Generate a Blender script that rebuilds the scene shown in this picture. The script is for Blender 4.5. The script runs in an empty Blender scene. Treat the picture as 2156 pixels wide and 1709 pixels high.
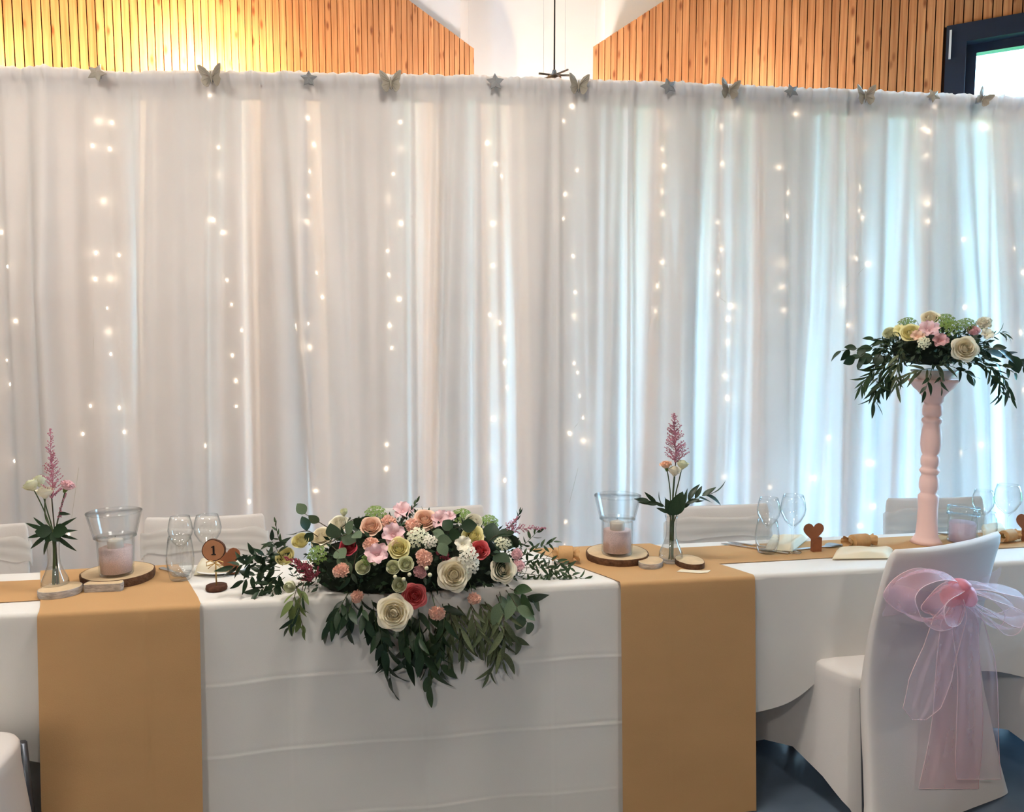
import bpy, math, random
from mathutils import Vector, Matrix, noise
from math import sin, cos, pi, radians, exp, sqrt, atan2

R = random.Random(7)
S = bpy.context.scene
COL = S.collection
V = Vector

# ---------------------------------------------------------------- camera
F, CX, CY = 1650.0, 1078.0, 854.5
CH = 1.51                                    # eye height
PITCH = math.atan(147.0 / F)
cam_d = bpy.data.cameras.new('camera')
cam = bpy.data.objects.new('camera', cam_d)
COL.objects.link(cam)
cam.location = (0, 0, CH)
cam.rotation_euler = (pi / 2 - PITCH, 0, 0)
cam_d.sensor_fit = 'HORIZONTAL'
cam_d.sensor_width = 36.0
cam_d.lens = 36.0 * F / 2156.0
cam_d.clip_start = 0.05
S.camera = cam

# ---------------------------------------------------------------- view, world, lights
S.view_settings.view_transform = 'Standard'
S.view_settings.look = 'None'
S.view_settings.gamma = 1.0
S.view_settings.use_curve_mapping = False
S.view_settings.exposure = 0.03
S.cycles.max_bounces = 7
S.cycles.diffuse_bounces = 4
S.cycles.glossy_bounces = 3
S.cycles.transparent_max_bounces = 24
S.cycles.use_adaptive_sampling = True
S.cycles.adaptive_threshold = 0.13
S.cycles.adaptive_min_samples = 24
S.cycles.sample_clamp_indirect = 6.0

WORLD_STRENGTH = 38.0
w = bpy.data.worlds.new('overcast_sky')
S.world = w
w.use_nodes = True
nt = w.node_tree
nt.nodes.clear()
wo = nt.nodes.new('ShaderNodeOutputWorld')
bg = nt.nodes.new('ShaderNodeBackground')
tc = nt.nodes.new('ShaderNodeTexCoord')
sp = nt.nodes.new('ShaderNodeSeparateXYZ')
cr = nt.nodes.new('ShaderNodeValToRGB')
cr.color_ramp.elements[0].position = 0.0
cr.color_ramp.elements[0].color = (0.34, 0.70, 1.0, 1)
cr.color_ramp.elements[1].position = 1.0
cr.color_ramp.elements[1].color = (0.28, 0.60, 1.0, 1)
nt.links.new(tc.outputs['Generated'], sp.inputs[0])
nt.links.new(sp.outputs['Z'], cr.inputs[0])
nt.links.new(cr.outputs[0], bg.inputs[0])
bg.inputs[1].default_value = WORLD_STRENGTH
nt.links.new(bg.outputs[0], wo.inputs[0])


def lamp(name, kind, loc, power, color, size=0.3, target=None, parent=None, spread=None):
    d = bpy.data.lights.new(name, kind)
    d.energy = power
    d.color = color
    if kind == 'AREA':
        d.shape = 'DISK'
        d.size = size
        if spread:
            d.spread = spread
    else:
        d.shadow_soft_size = size
    o = bpy.data.objects.new(name, d)
    COL.objects.link(o)
    o.location = loc
    if target is not None:
        o.rotation_euler = (V(target) - V(loc)).to_track_quat('-Z', 'Y').to_euler()
    return o


HALL_LAMPS = [(-2.0, 1.85, 3.2), (0.0, 1.9, 3.2), (2.5, 2.8, 3.2), (-1.2, -1.6, 3.2), (1.6, -1.6, 3.2)]
HALL_POWER = [35, 35, 10, 52, 46]  # last two, behind the viewer, are added as unseen frontal fill
WARM = (1.0, 0.92, 0.84)

# ---------------------------------------------------------------- projection helpers
_f = V((0, cos(PITCH), -sin(PITCH)))
_u = V((0, sin(PITCH), cos(PITCH)))
EYE = V((0, 0, CH))


def ray(x, y):
    return _f + V((1, 0, 0)) * ((x - CX) / F) + _u * (-(y - CY) / F)


def at(x, y, D):
    d = ray(x, y)
    return EYE + d * (D / d.y)


def onz(x, y, z):
    d = ray(x, y)
    return EYE + d * ((z - CH) / d.z)


def mpp(p):
    """metres per photo pixel at a point"""
    return (V(p) - EYE).dot(_f) / F


# ---------------------------------------------------------------- materials
def lin(c):
    return tuple(((v / 255.0) / 12.92 if v / 255.0 <= 0.04045 else ((v / 255.0 + 0.055) / 1.055) ** 2.4) for v in c)


MATS = {}


def mat(name, col, rough=0.7, var=0.0, vscale=8.0, bump=0.0, bscale=200.0, trans=0.0, tcol=None, clear=0.0,
        metal=0.0, emit=0.0, stretch=None, spec=0.3, col2=None, rnd=0.0, sheen=0.0):
    """diffuse/gloss surface with noise colour variation, optional translucency and see-through weave"""
    m = bpy.data.materials.new(name)
    m.use_nodes = True
    t = m.node_tree
    t.nodes.clear()
    N, L = t.nodes.new, t.links.new
    out = N('ShaderNodeOutputMaterial')
    p = N('ShaderNodeBsdfPrincipled')
    c1 = lin(col)
    p.inputs['Roughness'].default_value = rough
    p.inputs['Metallic'].default_value = metal
    p.inputs['Specular IOR Level'].default_value = spec
    if sheen:
        p.inputs['Sheen Weight'].default_value = sheen
    tcn = N('ShaderNodeTexCoord')
    mp = N('ShaderNodeMapping')
    if stretch:
        mp.inputs['Scale'].default_value = stretch
    L(tcn.outputs['Object'], mp.inputs[0])
    nz = N('ShaderNodeTexNoise')
    nz.inputs['Scale'].default_value = vscale
    nz.inputs['Detail'].default_value = 4
    L(mp.outputs[0], nz.inputs['Vector'])
    mx = N('ShaderNodeMix')
    mx.data_type = 'RGBA'
    c2 = lin(col2) if col2 else tuple(v * (1 - var) for v in c1)
    mx.inputs['A'].default_value = (*c1, 1)
    mx.inputs['B'].default_value = (*c2, 1)
    rp = N('ShaderNodeMapRange')
    rp.inputs['From Min'].default_value = 0.35
    rp.inputs['From Max'].default_value = 0.7
    L(nz.outputs['Fac'], rp.inputs['Value'])
    L(rp.outputs[0], mx.inputs['Factor'])
    colour = mx.outputs['Result']
    if rnd:
        oi = N('ShaderNodeObjectInfo')
        hs = N('ShaderNodeHueSaturation')
        r2 = N('ShaderNodeMapRange')
        r2.inputs['To Min'].default_value = 1 - rnd
        r2.inputs['To Max'].default_value = 1 + rnd
        L(oi.outputs['Random'], r2.inputs['Value'])
        L(r2.outputs[0], hs.inputs['Value'])
        L(colour, hs.inputs['Color'])
        colour = hs.outputs[0]
    L(colour, p.inputs['Base Color'])
    if bump:
        nb = N('ShaderNodeTexNoise')
        nb.inputs['Scale'].default_value = bscale
        nb.inputs['Detail'].default_value = 3
        L(mp.outputs[0], nb.inputs['Vector'])
        bn = N('ShaderNodeBump')
        bn.inputs['Strength'].default_value = bump
        bn.inputs['Distance'].default_value = 0.004
        L(nb.outputs['Fac'], bn.inputs['Height'])
        L(bn.outputs[0], p.inputs['Normal'])
    if emit:
        p.inputs['Emission Color'].default_value = (*c1, 1)
        p.inputs['Emission Strength'].default_value = emit
    sh = p.outputs[0]
    if trans:
        tr = N('ShaderNodeBsdfTranslucent')
        if tcol:
            tr.inputs[0].default_value = (*lin(tcol), 1)
        else:
            L(colour, tr.inputs[0])
        ms = N('ShaderNodeMixShader')
        ms.inputs[0].default_value = trans
        L(sh, ms.inputs[1])
        L(tr.outputs[0], ms.inputs[2])
        sh = ms.outputs[0]
    if clear:
        tp = N('ShaderNodeBsdfTransparent')
        ms = N('ShaderNodeMixShader')
        ms.inputs[0].default_value = clear
        L(sh, ms.inputs[1])
        L(tp.outputs[0], ms.inputs[2])
        sh = ms.outputs[0]
    L(sh, out.inputs[0])
    MATS[name] = m
    return m


def glass_mat(name, tint=(0.985, 0.99, 0.99), edge=(0.42, 0.46, 0.48), gl=1.0, refl=0.6):
    """thin-walled clear glass: sees through, darkens a little and mirrors towards its edges"""
    m = bpy.data.materials.new(name)
    m.use_nodes = True
    t = m.node_tree
    t.nodes.clear()
    N, L = t.nodes.new, t.links.new
    out = N('ShaderNodeOutputMaterial')
    tp = N('ShaderNodeBsdfTransparent')
    gs = N('ShaderNodeBsdfGlossy')
    gs.inputs['Roughness'].default_value = 0.02
    gs.inputs['Color'].default_value = (gl, gl, gl, 1)
    lw = N('ShaderNodeLayerWeight')
    lw.inputs['Blend'].default_value = 0.5
    pw = N('ShaderNodeMath')
    pw.operation = 'POWER'
    pw.inputs[1].default_value = 4.0
    L(lw.outputs['Facing'], pw.inputs[0])
    mx = N('ShaderNodeMix')
    mx.data_type = 'RGBA'
    mx.inputs['A'].default_value = (*tint, 1)
    mx.inputs['B'].default_value = (*edge, 1)
    L(pw.outputs[0], mx.inputs['Factor'])
    L(mx.outputs['Result'], tp.inputs[0])
    mr = N('ShaderNodeMapRange')
    mr.inputs['To Min'].default_value = 0.03
    mr.inputs['To Max'].default_value = refl
    L(pw.outputs[0], mr.inputs['Value'])
    ms = N('ShaderNodeMixShader')
    L(mr.outputs[0], ms.inputs[0])
    L(tp.outputs[0], ms.inputs[1])
    L(gs.outputs[0], ms.inputs[2])
    L(ms.outputs[0], out.inputs[0])
    MATS[name] = m
    return m


def emission_mat(name, col, strength):
    m = bpy.data.materials.new(name)
    m.use_nodes = True
    t = m.node_tree
    t.nodes.clear()
    out = t.nodes.new('ShaderNodeOutputMaterial')
    e = t.nodes.new('ShaderNodeEmission')
    e.inputs[0].default_value = (*col, 1)
    e.inputs[1].default_value = strength
    t.links.new(e.outputs[0], out.inputs[0])
    return m


def larch_mat():
    m = bpy.data.materials.new('larch_board')
    m.use_nodes = True
    t = m.node_tree
    t.nodes.clear()
    N, L = t.nodes.new, t.links.new
    out = N('ShaderNodeOutputMaterial')
    p = N('ShaderNodeBsdfPrincipled')
    p.inputs['Roughness'].default_value = 0.6
    p.inputs['Specular IOR Level'].default_value = 0.25
    tcn = N('ShaderNodeTexCoord')
    oi = N('ShaderNodeObjectInfo')
    add = N('ShaderNodeVectorMath')
    sc = N('ShaderNodeVectorMath')
    sc.operation = 'SCALE'
    sc.inputs['Scale'].default_value = 37.0
    cb = N('ShaderNodeCombineXYZ')
    L(oi.outputs['Random'], cb.inputs[0])
    L(oi.outputs['Random'], cb.inputs[2])
    L(cb.outputs[0], sc.inputs[0])
    L(tcn.outputs['Object'], add.inputs[0])
    L(sc.outputs[0], add.inputs[1])
    mp = N('ShaderNodeMapping')
    mp.inputs['Scale'].default_value = (60, 60, 2.2)
    L(add.outputs[0], mp.inputs[0])
    g = N('ShaderNodeTexNoise')
    g.inputs['Scale'].default_value = 1.0
    g.inputs['Detail'].default_value = 5
    L(mp.outputs[0], g.inputs['Vector'])
    r = N('ShaderNodeValToRGB')
    e = r.color_ramp.elements
    e[0].position = 0.3
    e[0].color = (*lin((176, 112, 70)), 1)
    e[1].position = 0.7
    e[1].color = (*lin((212, 152, 103)), 1)
    L(g.outputs['Fac'], r.inputs[0])
    # knots
    mp2 = N('ShaderNodeMapping')
    mp2.inputs['Scale'].default_value = (14, 14, 5.0)
    L(add.outputs[0], mp2.inputs[0])
    vo = N('ShaderNodeTexVoronoi')
    vo.inputs['Scale'].default_value = 1.0
    L(mp2.outputs[0], vo.inputs['Vector'])
    kr = N('ShaderNodeMapRange')
    kr.inputs['From Min'].default_value = 0.07
    kr.inputs['From Max'].default_value = 0.22
    kr.inputs['To Min'].default_value = 0.85
    kr.inputs['To Max'].default_value = 0.0
    L(vo.outputs['Distance'], kr.inputs['Value'])
    mx = N('ShaderNodeMix')
    mx.data_type = 'RGBA'
    L(kr.outputs[0], mx.inputs['Factor'])
    L(r.outputs[0], mx.inputs['A'])
    mx.inputs['B'].default_value = (*lin((120, 62, 34)), 1)
    hs = N('ShaderNodeHueSaturation')
    r2 = N('ShaderNodeMapRange')
    r2.inputs['To Min'].default_value = 0.82
    r2.inputs['To Max'].default_value = 1.1
    L(oi.outputs['Random'], r2.inputs['Value'])
    L(r2.outputs[0], hs.inputs['Value'])
    L(mx.outputs['Result'], hs.inputs['Color'])
    L(hs.outputs[0], p.inputs['Base Color'])
    L(p.outputs[0], out.inputs[0])
    return m


# ---------------------------------------------------------------- object helpers
W = {}


def mesh(name, verts, faces, smooth=True):
    me = bpy.data.meshes.new(name)
    me.from_pydata([tuple(v) for v in verts], [], faces)
    if smooth:
        me.polygons.foreach_set('use_smooth', [True] * len(me.polygons))
    me.update()
    return me


def ob(name, me, m=None, parent=None, M=None):
    """one mesh object; M is its place in the world"""
    o = bpy.data.objects.new(name, me)
    COL.objects.link(o)
    if M is None:
        M = Matrix.Identity(4)
    W[o] = M.copy()
    if parent is not None:
        o.parent = parent
        o.matrix_basis = W[parent].inverted() @ M
    else:
        o.matrix_basis = M
    if m is not None:
        if me is not None and len(me.materials) == 0:
            me.materials.append(m)
        else:
            o.material_slots[0].link = 'OBJECT'
            o.material_slots[0].material = m
    return o


def tag(o, label, cat, group=None, kind=None):
    if label:
        o['label'] = label
    if cat:
        o['category'] = cat
    if group:
        o['group'] = group
    if kind:
        o['kind'] = kind
    return o


def thing(name, label, cat, loc=(0, 0, 0), rotz=0.0, group=None):
    o = bpy.data.objects.new(name, None)
    o.empty_display_size = 0.05
    COL.objects.link(o)
    M = Matrix.Translation(V(loc)) @ Matrix.Rotation(rotz, 4, 'Z')
    o.matrix_basis = M
    W[o] = M
    return tag(o, label, cat, group)


def struct(o):
    o['kind'] = 'structure'
    return o


class MB:
    """collects primitive shapes for one mesh"""

    def __init__(s):
        s.v, s.f = [], []

    def add(s, verts, faces, M=None):
        b = len(s.v)
        s.v += [(M @ V(p)) if M is not None else V(p) for p in verts]
        s.f += [tuple(i + b for i in f) for f in faces]
        return s

    def box(s, a, b, M=None):
        x0, y0, z0 = a
        x1, y1, z1 = b
        vs = [(x0, y0, z0), (x1, y0, z0), (x1, y1, z0), (x0, y1, z0), (x0, y0, z1), (x1, y0, z1), (x1, y1, z1), (x0, y1, z1)]
        fs = [(3, 2, 1, 0), (4, 5, 6, 7), (0, 1, 5, 4), (1, 2, 6, 5), (2, 3, 7, 6), (3, 0, 4, 7)]
        return s.add(vs, fs, M)

    def tube(s, pts, r, n=6, taper=1.0, M=None):
        vs, fs = [], []
        pts = [V(p) for p in pts]
        k = len(pts)
        for i, p in enumerate(pts):
            d = (pts[min(i + 1, k - 1)] - pts[max(i - 1, 0)]).normalized()
            a = d.cross(V((0.13, 0.31, 0.94)))
            if a.length < 1e-3:
                a = d.cross(V((1, 0, 0)))
            a.normalize()
            b = d.cross(a)
            rr = (r if not isinstance(r, (list, tuple)) else r[i]) * (1 + (taper - 1) * i / max(1, k - 1))
            for j in range(n):
                q = 2 * pi * j / n
                vs.append(p + a * (rr * cos(q)) + b * (rr * sin(q)))
        for i in range(k - 1):
            for j in range(n):
                j2 = (j + 1) % n
                fs.append((i * n + j, i * n + j2, (i + 1) * n + j2, (i + 1) * n + j))
        fs.append(tuple(range(n))[::-1])
        fs.append(tuple((k - 1) * n + j for j in range(n)))
        return s.add(vs, fs, M)

    def lathe(s, prof, n=32, M=None, wob=0.0, seed=0):
        vs, fs = [], []
        for i, (r, z) in enumerate(prof):
            for j in range(n):
                q = 2 * pi * j / n
                rr = r * (1 + wob * noise.noise(V((cos(q) * 2, sin(q) * 2, seed))))
                vs.append((rr * cos(q), rr * sin(q), z))
        for i in range(len(prof) - 1):
            for j in range(n):
                j2 = (j + 1) % n
                fs.append((i * n + j, i * n + j2, (i + 1) * n + j2, (i + 1) * n + j))
        if prof[0][0] > 1e-5:
            fs.append(tuple(range(n))[::-1])
        if prof[-1][0] > 1e-5:
            fs.append(tuple((len(prof) - 1) * n + j for j in range(n)))
        return s.add(vs, fs, M)

    def ball(s, c, r, n=8, m=6, sq=(1, 1, 1)):
        vs, fs = [], []
        for i in range(m + 1):
            a = pi * i / m
            for j in range(n):
                q = 2 * pi * j / n
                vs.append((c[0] + r * sq[0] * sin(a) * cos(q), c[1] + r * sq[1] * sin(a) * sin(q), c[2] - r * sq[2] * cos(a)))
        for i in range(m):
            for j in range(n):
                fs.append((i * n + j, i * n + (j + 1) % n, (i + 1) * n + (j + 1) % n, (i + 1) * n + j))
        return s.add(vs, fs)

    def grid(s, fn, nu, nv):
        vs = [fn(i / nu, j / nv) for j in range(nv + 1) for i in range(nu + 1)]
        fs = [(j * (nu + 1) + i, j * (nu + 1) + i + 1, (j + 1) * (nu + 1) + i + 1, (j + 1) * (nu + 1) + i) for j in range(nv) for i in range(nu)]
        return s.add(vs, fs)

    def prism(s, poly, z0, z1, M=None):
        n = len(poly)
        vs = [(x, y, z0) for x, y in poly] + [(x, y, z1) for x, y in poly]
        fs = [tuple(range(n))[::-1], tuple(range(n, 2 * n))]
        fs += [(i, (i + 1) % n, n + (i + 1) % n, n + i) for i in range(n)]
        return s.add(vs, fs, M)

    def me(s, name='part', smooth=True):
        return mesh(name, s.v, s.f, smooth)

    def ob(s, name, m, parent=None, M=None, smooth=True):
        return ob(name, s.me(name, smooth), m, parent, M)


def flat_edges(o, ang=40):
    """smooth shading that keeps hard edges"""
    me = o.data
    me.set_sharp_from_angle(angle=radians(ang))
    return o


def axes(x, y, z, p):
    return Matrix(((x.x, y.x, z.x, p.x), (x.y, y.y, z.y, p.y), (x.z, y.z, z.z, p.z), (0, 0, 0, 1)))


def aim(p, d, up=V((0, 0, 1)), s=1.0, roll=0.0):
    """matrix at p with local Z along d"""
    z = V(d).normalized()
    x = up.cross(z)
    if x.length < 1e-3:
        x = V((1, 0, 0))
    x.normalize()
    y = z.cross(x)
    return axes(x, y, z, V(p)) @ Matrix.Rotation(roll, 4, 'Z') @ Matrix.Scale(s, 4)


def aimx(p, d, nrm, s=1.0):
    """matrix at p with local X along d and Z near nrm"""
    x = V(d).normalized()
    y = V(nrm).cross(x)
    if y.length < 1e-3:
        y = V((0, 1, 0.1)).cross(x)
    y.normalize()
    z = x.cross(y)
    return axes(x, y, z, V(p)) @ Matrix.Scale(s, 4)


# ---------------------------------------------------------------- shared materials
m_floor = mat('floor_vinyl', (100, 114, 130), 0.22, 0.25, 3, spec=0.5)
m_white_wall = mat('white_plaster', (232, 226, 222), 0.85, 0.03, 4, 0.05, 60)
m_hall_wall = mat('brown_wood_panelling', (150, 112, 84), 0.7, 0.2, 5, stretch=(4, 4, 0.4))
m_backing = mat('dark_backing_felt', (70, 38, 22), 0.9, 0.2, 20)
m_larch = larch_mat()
m_frame = mat('anthracite_window_frame', (38, 45, 62), 0.4, 0.1, 10, spec=0.5)
m_pane = glass_mat('window_glass')
m_alu = mat('brushed_aluminium', (190, 192, 196), 0.35, 0.1, 60, metal=0.9)
m_black = mat('black_powder_coat', (22, 22, 26), 0.45, 0.2, 30, spec=0.5)
# ================================================================ THE ROOM
def onplane(x, y, P0, n):
    d = ray(x, y)
    return EYE + d * ((V(P0) - EYE).dot(n) / d.dot(n))


K = 0.849
HALL = [(-8.2, -6.2), (8.2, -6.2), (8.2, 2.0), (8.05, 2.2), (0.8 * K, 7.5 * K), (1.75 * K, 8.95 * K), (-1.35 * K, 8.95 * K), (-0.45 * K, 8.35 * K), (-8.2, 1.4)]
fl = MB().prism(HALL, -0.1, 0.0).ob('floor', m_floor, smooth=False)
struct(fl)
struct(MB().box((-1.35 * K, 8.75 * K, 0), (1.75 * K, 8.95 * K, 6.2)).ob('wall_back', m_white_wall, smooth=False))
struct(MB().box((-8.2, -6.2, 0), (8.2, -6, 6.2)).ob('wall_front', m_hall_wall, smooth=False))
struct(MB().box((-8.2, -6, 0), (-8.0, 2.5, 6.2)).ob('wall_far_left', m_hall_wall, smooth=False))
struct(MB().box((8.0, -6, 0), (8.2, 3.0, 6.2)).ob('wall_far_right', m_hall_wall, smooth=False))
struct(MB().prism(HALL, 6.2, 6.4).ob('ceiling', m_white_wall, smooth=False))

GL, DL = V((-0.39, 8.3, 0)) * K, V((-0.8, -0.6, 0)).normalized()
GR, DR = V((0.74, 7.4, 0)) * K, V((0.86, -0.51, 0)).normalized()
NL = V((0.6, -0.8, 0)).normalized()
NR = V((-0.51, -0.86, 0)).normalized()
PITCH_SLAT, W_SLAT = 0.0510, 0.0446


def slat_wall(name, G, D, n, length, topline, openings):
    """boards fixed side by side on a dark backing wall, cut to a sloping top"""
    Mw = axes(D, -n, V((0, 0, 1)), G)            # local x along the wall, y into the wall
    za = (V(topline[0]) - G).dot(D), topline[0].z
    zb = (V(topline[1]) - G).dot(D), topline[1].z
    sl = (zb[1] - za[1]) / (zb[0] - za[0])

    def top(a):
        return min(6.2, za[1] + sl * (a - za[0]))
    b = MB()
    cuts = sorted({0.0, length} | {o[0] for o in openings} | {o[1] for o in openings})
    for c0, c1 in zip(cuts[:-1], cuts[1:]):
        hole = [o for o in openings if o[0] <= c0 + 1e-6 and o[1] >= c1 - 1e-6]
        bands = [(0.0, None)] if not hole else [(0.0, hole[0][2]), (hole[0][3], None)]
        for z0, z1 in bands:
            t0, t1 = (top(c0) - 0.01, top(c1) - 0.01) if z1 is None else (z1, z1)
            if t0 - z0 < 0.02:
                continue
            vs = [(c0, 0.02, z0), (c1, 0.02, z0), (c1, 0.2, z0), (c0, 0.2, z0), (c0, 0.02, t0), (c1, 0.02, t1), (c1, 0.2, t1), (c0, 0.2, t0)]
            b.add(vs, [(3, 2, 1, 0), (4, 5, 6, 7), (0, 1, 5, 4), (1, 2, 6, 5), (2, 3, 7, 6), (3, 0, 4, 7)])
    wall = struct(b.ob(name, m_backing, None, Mw, smooth=False))
    k = int(length / PITCH_SLAT)
    cache = {}
    for i in range(k):
        a0 = i * PITCH_SLAT
        a1 = a0 + W_SLAT
        z0 = 0.0
        for o in openings:
            if a1 > o[0] - 0.01 and a0 < o[1] + 0.01:
                z0 = o[3] + 0.005
        t0, t1 = top(a0), top(a1)
        key = (round(z0, 3), round(t0, 3), round(t1, 3))
        if key not in cache:
            y0, y1 = -0.002, 0.02
            vs = [(0, y0, z0), (W_SLAT, y0, z0), (W_SLAT, y1, z0), (0, y1, z0), (0, y0, t0), (W_SLAT, y0, t1), (W_SLAT, y1, t1), (0, y1, t0)]
            cache[key] = mesh('slat', vs, [(3, 2, 1, 0), (4, 5, 6, 7), (0, 1, 5, 4), (1, 2, 6, 5), (2, 3, 7, 6), (3, 0, 4, 7)], False)
        ob('slat', cache[key], m_larch, wall, Mw @ Matrix.Translation((a0, 0, 0)))
    return Mw


topL = [onplane(1008, 110, GL, NL), onplane(860, 0, GL, NL)]
topR = [onplane(1247, 100, GR, NR), onplane(1400, 0, GR, NR)]
a_w1 = (onplane(1991, 120, GR, NR) - GR).dot(DR)
z_w1 = onplane(1995, 58, GR, NR).z
a_w2 = (onplane(1360, 700, GR, NR) - GR).dot(DR)
WIN1 = (a_w1, a_w1 + 3.0, 0.05, z_w1)
WIN2 = (a_w2, a_w1 - 0.35, 0.0, 2.55)
ML = slat_wall('wall_left', GL, DL, NL, 8.6, topL, [])
MR = slat_wall('wall_right', GR, DR, NR, 8.4, topR, [WIN1, WIN2])


# white walls closing the room above and beyond the boards
def upright_slab(name, a, b, z0, z1, th=0.06, away=V((0, 1, 0))):
    a, b = V(a), V(b)
    d = away.normalized() * th
    vs = [V((p_.x, p_.y, z)) for z in (z0, z1) for p_ in (a, b, b + d, a + d)]
    return struct(MB().add(vs, [(3, 2, 1, 0), (4, 5, 6, 7), (0, 1, 5, 4), (1, 2, 6, 5), (2, 3, 7, 6), (3, 0, 4, 7)]).ob(name, m_white_wall, smooth=False))


upright_slab('wall_gap_right', GR - NR * 0.21, V((GR.x * 1.22, 8.9 * K, 0)), 0, 6.2, 0.06, V((1, 0, 0)))
upright_slab('wall_gap_left', GL - NL * 0.21, V((GL.x * 1.1, 8.9 * K, 0)), 0, 6.2, 0.06, V((-1, 0, 0)))
upright_slab('wall_upper_right', GR - NR * 0.21, GR - NR * 0.21 + DR * 1.7, 3.4, 6.2, 0.06, -NR)
upright_slab('wall_upper_far_right', GR - NR * 0.21 + DR * 1.7, GR - NR * 0.21 + DR * 8.4, 4.3, 6.2, 0.06, -NR)
upright_slab('wall_upper_left', GL - NL * 0.21, GL - NL * 0.21 + DL * 8.6, 3.4, 6.2, 0.06, -NL)


def window(name, Mw, o, mull):
    a0, a1, z0, z1 = o
    fw = 0.11
    fr = MB()
    fr.box((a0, -0.03, z0), (a0 + fw, 0.12, z1)).box((a1 - fw, -0.03, z0), (a1, 0.12, z1))
    fr.box((a0 + fw, -0.03, z1 - fw), (a1 - fw, 0.12, z1)).box((a0 + fw, -0.03, z0), (a1 - fw, 0.12, z0 + fw))
    root = struct(fr.ob(name, m_frame, None, Mw, smooth=False))
    n = mull
    wdt = (a1 - a0 - 2 * fw) / n
    for i in range(n):
        b0, b1 = a0 + fw + i * wdt, a0 + fw + (i + 1) * wdt
        sw = 0.055
        s = MB()
        s.box((b0, 0.05, z0 + fw), (b0 + sw, 0.12, z1 - fw)).box((b1 - sw, 0.05, z0 + fw), (b1, 0.12, z1 - fw))
        s.box((b0 + sw, 0.05, z1 - fw - sw), (b1 - sw, 0.12, z1 - fw)).box((b0 + sw, 0.05, z0 + fw), (b1 - sw, 0.12, z0 + fw + sw))
        so = s.ob('sash', m_frame, root, Mw, smooth=False)
        MB().box((b0 + sw, 0.085, z0 + fw + sw), (b1 - sw, 0.09, z1 - fw - sw)).ob('pane', m_pane, so, Mw, smooth=False)
    d = bpy.data.lights.new('daylight_portal', 'AREA')
    d.shape = 'RECTANGLE'
    d.size, d.size_y = a1 - a0, z1 - z0
    d.cycles.is_portal = True
    lo = bpy.data.objects.new('daylight_portal', d)
    COL.objects.link(lo)
    c = Mw @ V(((a0 + a1) / 2, 0.25, (z0 + z1) / 2))
    nrm = (Mw.to_3x3() @ V((0, -1, 0))).normalized()
    q = nrm.to_track_quat('-Z', 'Z')
    x = (Mw.to_3x3() @ V((1, 0, 0))).normalized()
    lo.matrix_basis = axes(x, V((0, 0, 1)), x.cross(V((0, 0, 1))), c)
    if (lo.matrix_basis.to_3x3() @ V((0, 0, -1))).dot(nrm) < 0:
        lo.matrix_basis = axes(-x, V((0, 0, 1)), (-x).cross(V((0, 0, 1))), c)
    return root


w1 = window('window_1', MR, WIN1, 2)
w2 = window('window_2', MR, WIN2, 3)
p = onplane(2001, 98, GR, NR)
a_ = (p - GR).dot(DR)
m_whiteplastic = mat('white_plastic', (228, 230, 232), 0.4, 0.03, 10)
MB().box((a_ - 0.006, -0.045, p.z - 0.085), (a_ + 0.006, -0.03, p.z + 0.085)).ob('contact_strip', m_whiteplastic, w1, MR, smooth=False)

# outdoors beyond the glass
m_grass = mat('lawn', (96, 140, 70), 0.9, 0.4, 3, 0.3, 40)
struct(MB().box((-30, -30, -0.4), (40, 40, -0.11)).ob('ground', m_grass, smooth=False))
m_bark = mat('tree_bark', (86, 70, 56), 0.9, 0.4, 12, 0.4, 30)
m_treeleaf = mat('tree_leaf', (120, 190, 110), 0.7, 0.3, 4, trans=0.4, rnd=0.2)
tr = thing('garden_tree', 'pale green garden tree outside the dark framed window', 'tree', (6.0, 9.0, -0.11))
MB().tube([(6.0, 9.0, -0.11), (6.05, 9.0, 1.2), (5.95, 9.05, 2.6), (6.0, 9.0, 3.4)], 0.11, 8, 0.5).ob('trunk', m_bark, tr)
cb = MB()
for i in range(1500):
    d = V((R.gauss(0, 1), R.gauss(0, 1), R.gauss(0, 1))).normalized() * (R.random() ** 0.4)
    c = V((6.0, 9.0, 3.1)) + V((d.x * 1.15, d.y * 1.1, d.z * 1.0))
    a = V((R.gauss(0, 1), R.gauss(0, 1), R.gauss(0, 1))).normalized()
    b = a.orthogonal().normalized()
    s = R.uniform(0.05, 0.1)
    cb.add([c - a * s, c + b * s * 0.5, c + a * s, c - b * s * 0.5], [(0, 1, 2, 3)])
cr_o = cb.ob('crown', m_treeleaf, tr, smooth=False)
cr_o['kind'] = 'stuff'

# ---------------------------------------------------------------- lamps of the room and added fill
m_lampmetal = mat('bronze_lamp_metal', (120, 112, 104), 0.4, 0.1, 20, metal=0.6)
m_lampglass = emission_mat('lit_lamp_diffuser', (1.0, 0.86, 0.7), 6.0)
for i, (lx, ly, lz) in enumerate(HALL_LAMPS):
    t = thing('ceiling_lamp', 'round warm ceiling lamp hanging ' + ['above the left table', 'above the flower centrepiece', 'above the right table', 'behind the viewer at the left, added as front fill', 'behind the viewer at the right, added as front fill'][i], 'lamp', (lx, ly, lz), 0, 'hall ceiling lamps')
    MB().lathe([(0.0, 0.1), (0.2, 0.09), (0.32, 0.03), (0.32, 0.0), (0.3, 0.0), (0.3, 0.025), (0.0, 0.03)], 32).ob('lamp_shade', m_lampmetal, t, W[t])
    MB().tube([(0, 0, 0.1), (0, 0, 6.2 - lz)], 0.006, 6).ob('cord', m_black, t, W[t])
    lo = lamp('lamp_light', 'AREA', (lx, ly, lz - 0.01), HALL_POWER[i], WARM, 0.55, (lx, ly, 0))

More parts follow.
